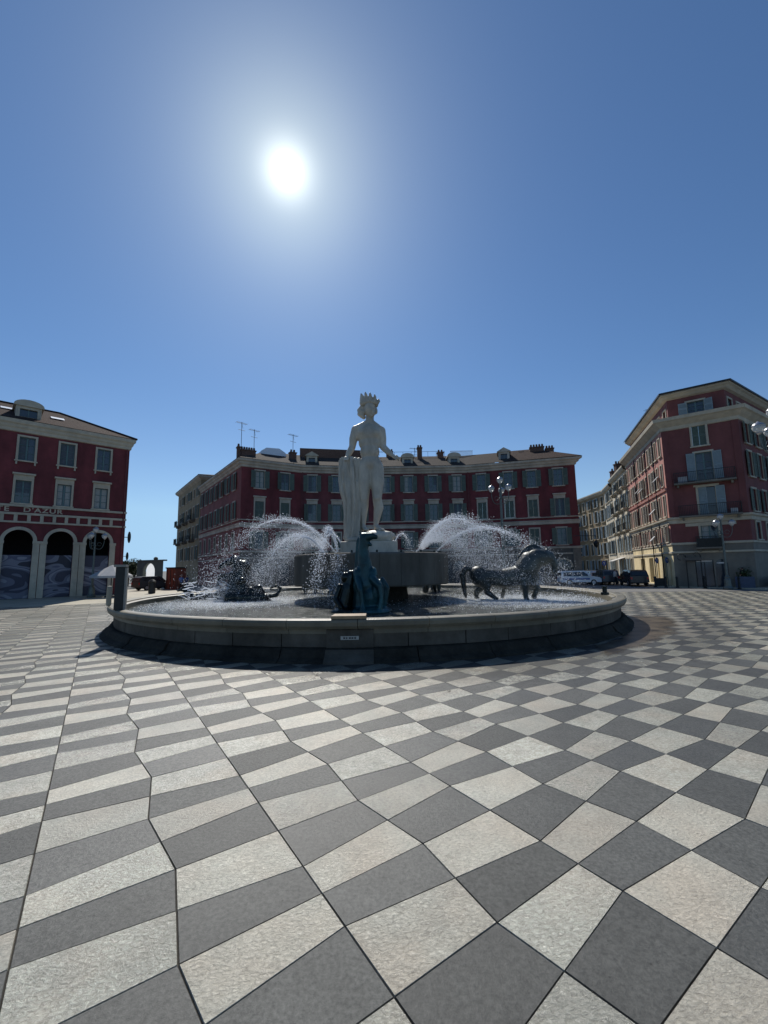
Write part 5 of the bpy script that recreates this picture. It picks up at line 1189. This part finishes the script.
for _ in range(420):
    p=Vector((rn.gauss(0,.22),rn.gauss(0,.2),1.25+rn.gauss(0,.22))); u=Vector((rn.gauss(0,1),rn.gauss(0,1),rn.gauss(0,1))).normalized()*.09; v=u.cross(Vector((0,.3,1))).normalized()*.05; q.quad(p-u,p+v,p+u,p-v)
q.build('leaves',M['leaf'],ps)

# ================================================================== CARS
def car(label,paint,loc,rz,kind='hatch',stripe=False):
    t=empty('parked_car',loc,rz); tag(t,label,'car','cars parked behind the fountain')
    if kind=='van': L_,Hh=4.3,1.62; prof=[(-2.15,.35),(-2.15,.95),(-2.08,1.45),(-1.95,1.60),(.35,1.62),(.65,1.52),(1.15,1.02),(2.0,.86),(2.15,.62),(2.15,.35)]; gl=[(-1.9,1.02),(-1.85,1.45),(.35,1.48),(.95,1.02)]
    elif kind=='suv': L_,Hh=4.4,1.68; prof=[(-2.2,.4),(-2.2,1.05),(-2.0,1.55),(-1.8,1.66),(.3,1.68),(.6,1.60),(1.15,1.12),(2.0,1.0),(2.2,.75),(2.2,.4)]; gl=[(-1.85,1.12),(-1.75,1.52),(.35,1.55),(.92,1.12)]
    else: L_,Hh=4.1,1.45; prof=[(-2.05,.35),(-2.05,.85),(-1.8,1.32),(-1.5,1.43),(.1,1.45),(.4,1.36),(1.0,.95),(1.85,.82),(2.05,.6),(2.05,.35)]; gl=[(-1.6,.98),(-1.45,1.33),(.15,1.35),(.75,.98)]
    W_=.86; b=MB(); rows=[]
    for y,ins in ((-W_,0),(W_,0)):
        rows.append([(x,y*(1-.16*max(0,(z-.9))/.7),z) for x,z in prof])
    a,c_=rows; b.poly(a); b.poly(list(reversed(c_)))
    for k in range(len(prof)): k2=(k+1)%len(prof); b.quad(a[k],c_[k],c_[k2],a[k2])
    o=b.build('car_body',M[paint],t,bevel=.05)
    g_=MB()
    for s in (-1,1):
        pts=[(x,s*(W_*(1-.16*max(0,(z-.9))/.7)+.006),z) for x,z in gl]
        g_.poly(pts if s<0 else list(reversed(pts)))
    g_.quad((.50,-.66,1.50*Hh/1.62),(.50,.66,1.50*Hh/1.62),(1.10,.72,1.07*Hh/1.62),(1.10,-.72,1.07*Hh/1.62)) if False else None
    # windscreen and rear window, slightly proud of the body
    x0,z0=prof[5]; x1,z1=prof[6]; n=Vector((z0-z1,0,x1-x0)).normalized()*.008
    g_.quad(Vector((x0+.05,-.64,z0-.05))+n,Vector((x0+.05,.64,z0-.05))+n,Vector((x1-.04,.72,z1+.04))+n,Vector((x1-.04,-.72,z1+.04))+n)
    x0,z0=prof[1]; x1,z1=prof[2]; n=Vector((-(z1-z0),0,(x1-x0))).normalized()*.008
    g_.quad(Vector((x0+.0,-.70,z0+.08))+n,Vector((x1,-.64,z1-.03))+n,Vector((x1,.64,z1-.03))+n,Vector((x0,.70,z0+.08))+n)
    g_.build('car_windows',M['carglass'],t)
    p=MB(); xm=(gl[0][0]+gl[2][0])/2
    for s in (-1,1):
        for x in (xm-.1,): p.box(x-.025,x+.025,s*.80-.06 if s>0 else -.86,.86 if s>0 else -.80+.06,gl[0][1],gl[1][1])
    for s in (-1,1): p.box(.72,.86,s*.93-.08,s*.93+.08,gl[0][1]-.02,gl[0][1]+.14)
    p.build('pillars_and_mirrors',M[paint],t)
    for x in (-1.3,1.3):
        for s in (-1,1):
            w=MB(); w.tube([(x,s*.70,.32),(x,s*.88,.32)],.32,20); wo_=w.build('wheel',M['rubber'],t); w=MB(); w.tube([(x,s*.875,.32),(x,s*.892,.32)],.20,12); w.build('rim',M['alloy'],wo_)
    for s in (-1,1):
        l=MB(); l.box(prof[-2][0]-.14,prof[-2][0]+.015,s*.66-.14,s*.66+.14,.62,.76); l.build('headlight',M['clear_light'],t)
        l=MB(); l.box(prof[1][0]-.012,prof[1][0]+.1,s*.74-.09,s*.74+.09,.72,.95); l.build('tail_light',M['red_light'],t)
    l=MB(); l.box(-2.0,2.0,-.84,.84,.26,.36); l.build('sill',M['rubber'],t)
    if stripe:
        l=MB()
        for s in (-1,1): l.box(-2.0,.9,s*.868-.004,s*.868+.004,.62,.80)
        l.build('side_stripe',M['car_blue'],t)
    return t
car('white estate car with a blue side stripe parked before the crescent building','car_white',(22.0,47.9,0),R(-6),'van',True)
car('black estate car, right of the dark grey one, by the sunlit yellow wall','car_black',(26.4,44.9,0),R(75),'suv')
car('dark grey car left of the black one at the side street','car_grey',(25.4,48.6,0),R(78),'suv')
car('small silver car farther into the side street','car_silver',(26.7,54.0,0),R(80),'hatch')
car('dark car standing in front of the grey-green gateway','car_matte',(-28.9,52.5,0),R(62),'suv')
car('dark car deep in the side street behind the others','car_grey',(29.3,60.5,0),R(72),'hatch')

# ================================================================== PEOPLE
def person(label,loc,rz,shirt,trous,walk=.18,s=1.):
    t=empty('person',loc,rz); t.scale=(s,s,s); tag(t,label,'person')
    b=MB(); c=b.cap
    c((0,0,.95),.14,(0,0,1.35),.15); c((0,0,1.40),.06,(0,0,1.52),.055); b.ball((0,-.01,1.62),(.085,.10,.12)); b.ball((0,-.11,1.60),(.015,.02,.02)); c((-.16,0,1.40),.06,(.16,0,1.40),.06)
    for sd in (-1,1):
        w=walk*sd
        c((.09*sd,0,.92),.095,(.10*sd,-w*.5,.5),.065); c((.10*sd,-w*.5,.5),.06,(.10*sd,-w*.9+.03,.09),.04); c((.10*sd,-w*.9+.03,.05),.04,(.10*sd,-w*.9-.12,.04),.035)
        c((.19*sd,0,1.40),.055,(.24*sd,w*.4,1.13),.042); c((.24*sd,w*.4,1.13),.04,(.24*sd,w*.4-.12,.90),.03); b.ball((.24*sd,w*.4-.15,.85),(.03,.045,.06))
        for k in range(4): c((.225*sd+.01*k*sd,w*.4-.15,.82),.011,(.225*sd+.01*k*sd,w*.4-.17,.77-.004*k),.009)
    remesh(b,'body','skin',t,.016,smooth=2)
    b=MB(); c=b.cap; c((0,0,.98),.165,(0,0,1.34),.175); c((-.15,0,1.39),.075,(.15,0,1.39),.075)
    for sd in (-1,1): c((.19*sd,0,1.40),.07,(.235*sd,walk*sd*.3,1.18),.06)
    remesh(b,'shirt',shirt,t,.022,smooth=2)
    b=MB(); c=b.cap; b.ball((0,0,.92),(.17,.125,.12))
    for sd in (-1,1): w=walk*sd; c((.09*sd,0,.90),.11,(.10*sd,-w*.5,.5),.08); c((.10*sd,-w*.5,.5),.08,(.10*sd,-w*.9+.03,.13),.065)
    remesh(b,'trousers',trous,t,.022,smooth=2)
    b=MB(); b.ball((0,.025,1.67),(.095,.10,.095)); remesh(b,'hair','hair',t,.02,smooth=1)
person('person in a blue top walking beside the orange-red kiosk',(-24.9,51.5,0),R(30),'bluecloth','blackcloth')
person('person in dark clothes next to the one in blue by the kiosk',(-24.1,51.2,0),R(-20),'navy','navy')
person('person in black between the white car and the blue sign',(25.1,47.8,0),R(10),'blackcloth','blackcloth')
person('person in a grey top walking up the side street',(26.2,51.8,0),R(170),'greycloth','navy')
person('person in a pale shirt standing left of the dark cars',(24.9,45.6,0),R(60),'palecloth','blackcloth')
person('person in dark clothing by the arched shop door of the corner building',(31.3,36.9,.1),R(200),'blackcloth','blackcloth',.05)

# ================================================================== SKY, SUN, CAMERA
SAZ=R(-13.87); SEL=R(45.94)
sdir=Vector((math.sin(SAZ)*math.cos(SEL),math.cos(SAZ)*math.cos(SEL),math.sin(SEL)))
wd=bpy.data.worlds.new('World'); scene.world=wd; wd.use_nodes=True; nt=wd.node_tree; L=nt.links.new
bg=nt.nodes['Background']; sky=N(nt,'ShaderNodeTexSky'); sky.sky_type='NISHITA'; sky.sun_disc=False; sky.sun_elevation=SEL; sky.sun_rotation=SAZ
sky.altitude=0; sky.air_density=1.0; sky.dust_density=.25; sky.ozone_density=3.0
bg.inputs['Strength'].default_value=.069
# bright aureole of the real sun in the hazy air round it
tc=N(nt,'ShaderNodeTexCoord'); nm=N(nt,'ShaderNodeVectorMath',operation='NORMALIZE'); L(tc.outputs['Generated'],nm.inputs[0])
dt=N(nt,'ShaderNodeVectorMath',operation='DOT_PRODUCT'); L(nm.outputs[0],dt.inputs[0]); dt.inputs[1].default_value=sdir
ac_=N(nt,'ShaderNodeMath',operation='ARCCOSINE'); L(dt.outputs['Value'],ac_.inputs[0])
def gauss(sig,amp,col):
    d=N(nt,'ShaderNodeMath',operation='DIVIDE'); L(ac_.outputs[0],d.inputs[0]); d.inputs[1].default_value=R(sig)
    p=N(nt,'ShaderNodeMath',operation='POWER'); L(d.outputs[0],p.inputs[0]); p.inputs[1].default_value=2
    m_=N(nt,'ShaderNodeMath',operation='MULTIPLY'); L(p.outputs[0],m_.inputs[0]); m_.inputs[1].default_value=-1
    e_=N(nt,'ShaderNodeMath',operation='EXPONENT'); L(m_.outputs[0],e_.inputs[0])
    v=N(nt,'ShaderNodeVectorMath',operation='SCALE'); v.inputs[0].default_value=[c*amp for c in col]; L(e_.outputs[0],v.inputs['Scale']); return v.outputs[0]
sx=N(nt,'ShaderNodeSeparateXYZ'); L(nm.outputs[0],sx.inputs[0]); mz=N(nt,'ShaderNodeMath',operation='MAXIMUM'); L(sx.outputs[2],mz.inputs[0]); mz.inputs[1].default_value=.13
cx=N(nt,'ShaderNodeCombineXYZ'); L(sx.outputs[0],cx.inputs[0]); L(sx.outputs[1],cx.inputs[1]); L(mz.outputs[0],cx.inputs[2]); L(cx.outputs[0],sky.inputs[0])
gd=N(nt,'ShaderNodeVectorMath',operation='MULTIPLY'); L(sky.outputs[0],gd.inputs[0]); gd.inputs[1].default_value=(.76,.98,1.16); acc=gd.outputs[0]
for sig,amp,col in ((.78,70,(1,1,.95)),(2.3,9.,(1,1,.88)),(6.8,3.0,(.97,1.,.60)),(14.,.9,(1,.93,.60))):
    a_=N(nt,'ShaderNodeVectorMath',operation='ADD'); L(acc,a_.inputs[0]); L(gauss(sig,amp,col),a_.inputs[1]); acc=a_.outputs[0]
hz=N(nt,'ShaderNodeMapRange'); hz.interpolation_type='SMOOTHSTEP'; hz.inputs[1].default_value=.42; hz.inputs[2].default_value=0; hz.inputs[3].default_value=0; hz.inputs[4].default_value=1; L(sx.outputs[2],hz.inputs[0])
hv=N(nt,'ShaderNodeVectorMath',operation='SCALE'); hv.inputs[0].default_value=(1.15,.95,.35); L(hz.outputs[0],hv.inputs['Scale']); ha=N(nt,'ShaderNodeVectorMath',operation='ADD'); L(acc,ha.inputs[0]); L(hv.outputs[0],ha.inputs[1]); acc=ha.outputs[0]
L(acc,bg.inputs['Color'])
sl_=bpy.data.lights.new('sun','SUN'); sl_.energy=3.7; sl_.angle=R(.53); sl_.color=(1,.957,.88)
so=bpy.data.objects.new('sun',sl_); COL.objects.link(so); so.rotation_euler=sdir.to_track_quat('Z','Y').to_euler(); so.location=(0,0,60)
cd=bpy.data.cameras.new('camera'); co_=bpy.data.objects.new('camera',cd); COL.objects.link(co_); scene.camera=co_
cd.sensor_fit='VERTICAL'; cd.sensor_height=36; cd.lens=36*416.89/1024; cd.clip_end=6000; cd.clip_start=.05
cd.shift_y=4/1024
co_.matrix_world=Matrix.Translation((0,0,2.3))@Matrix.Rotation(R(90+7.055),4,'X')@Matrix.Rotation(R(-.89),4,'Z')
scene.render.engine='CYCLES'
scene.view_settings.view_transform='Standard'; scene.view_settings.look='None'; scene.view_settings.exposure=.22; scene.view_settings.gamma=1
scene.cycles.max_bounces=6; scene.cycles.transparent_max_bounces=12; scene.cycles.sample_clamp_indirect=4
scene.render.resolution_x=768; scene.render.resolution_y=1024
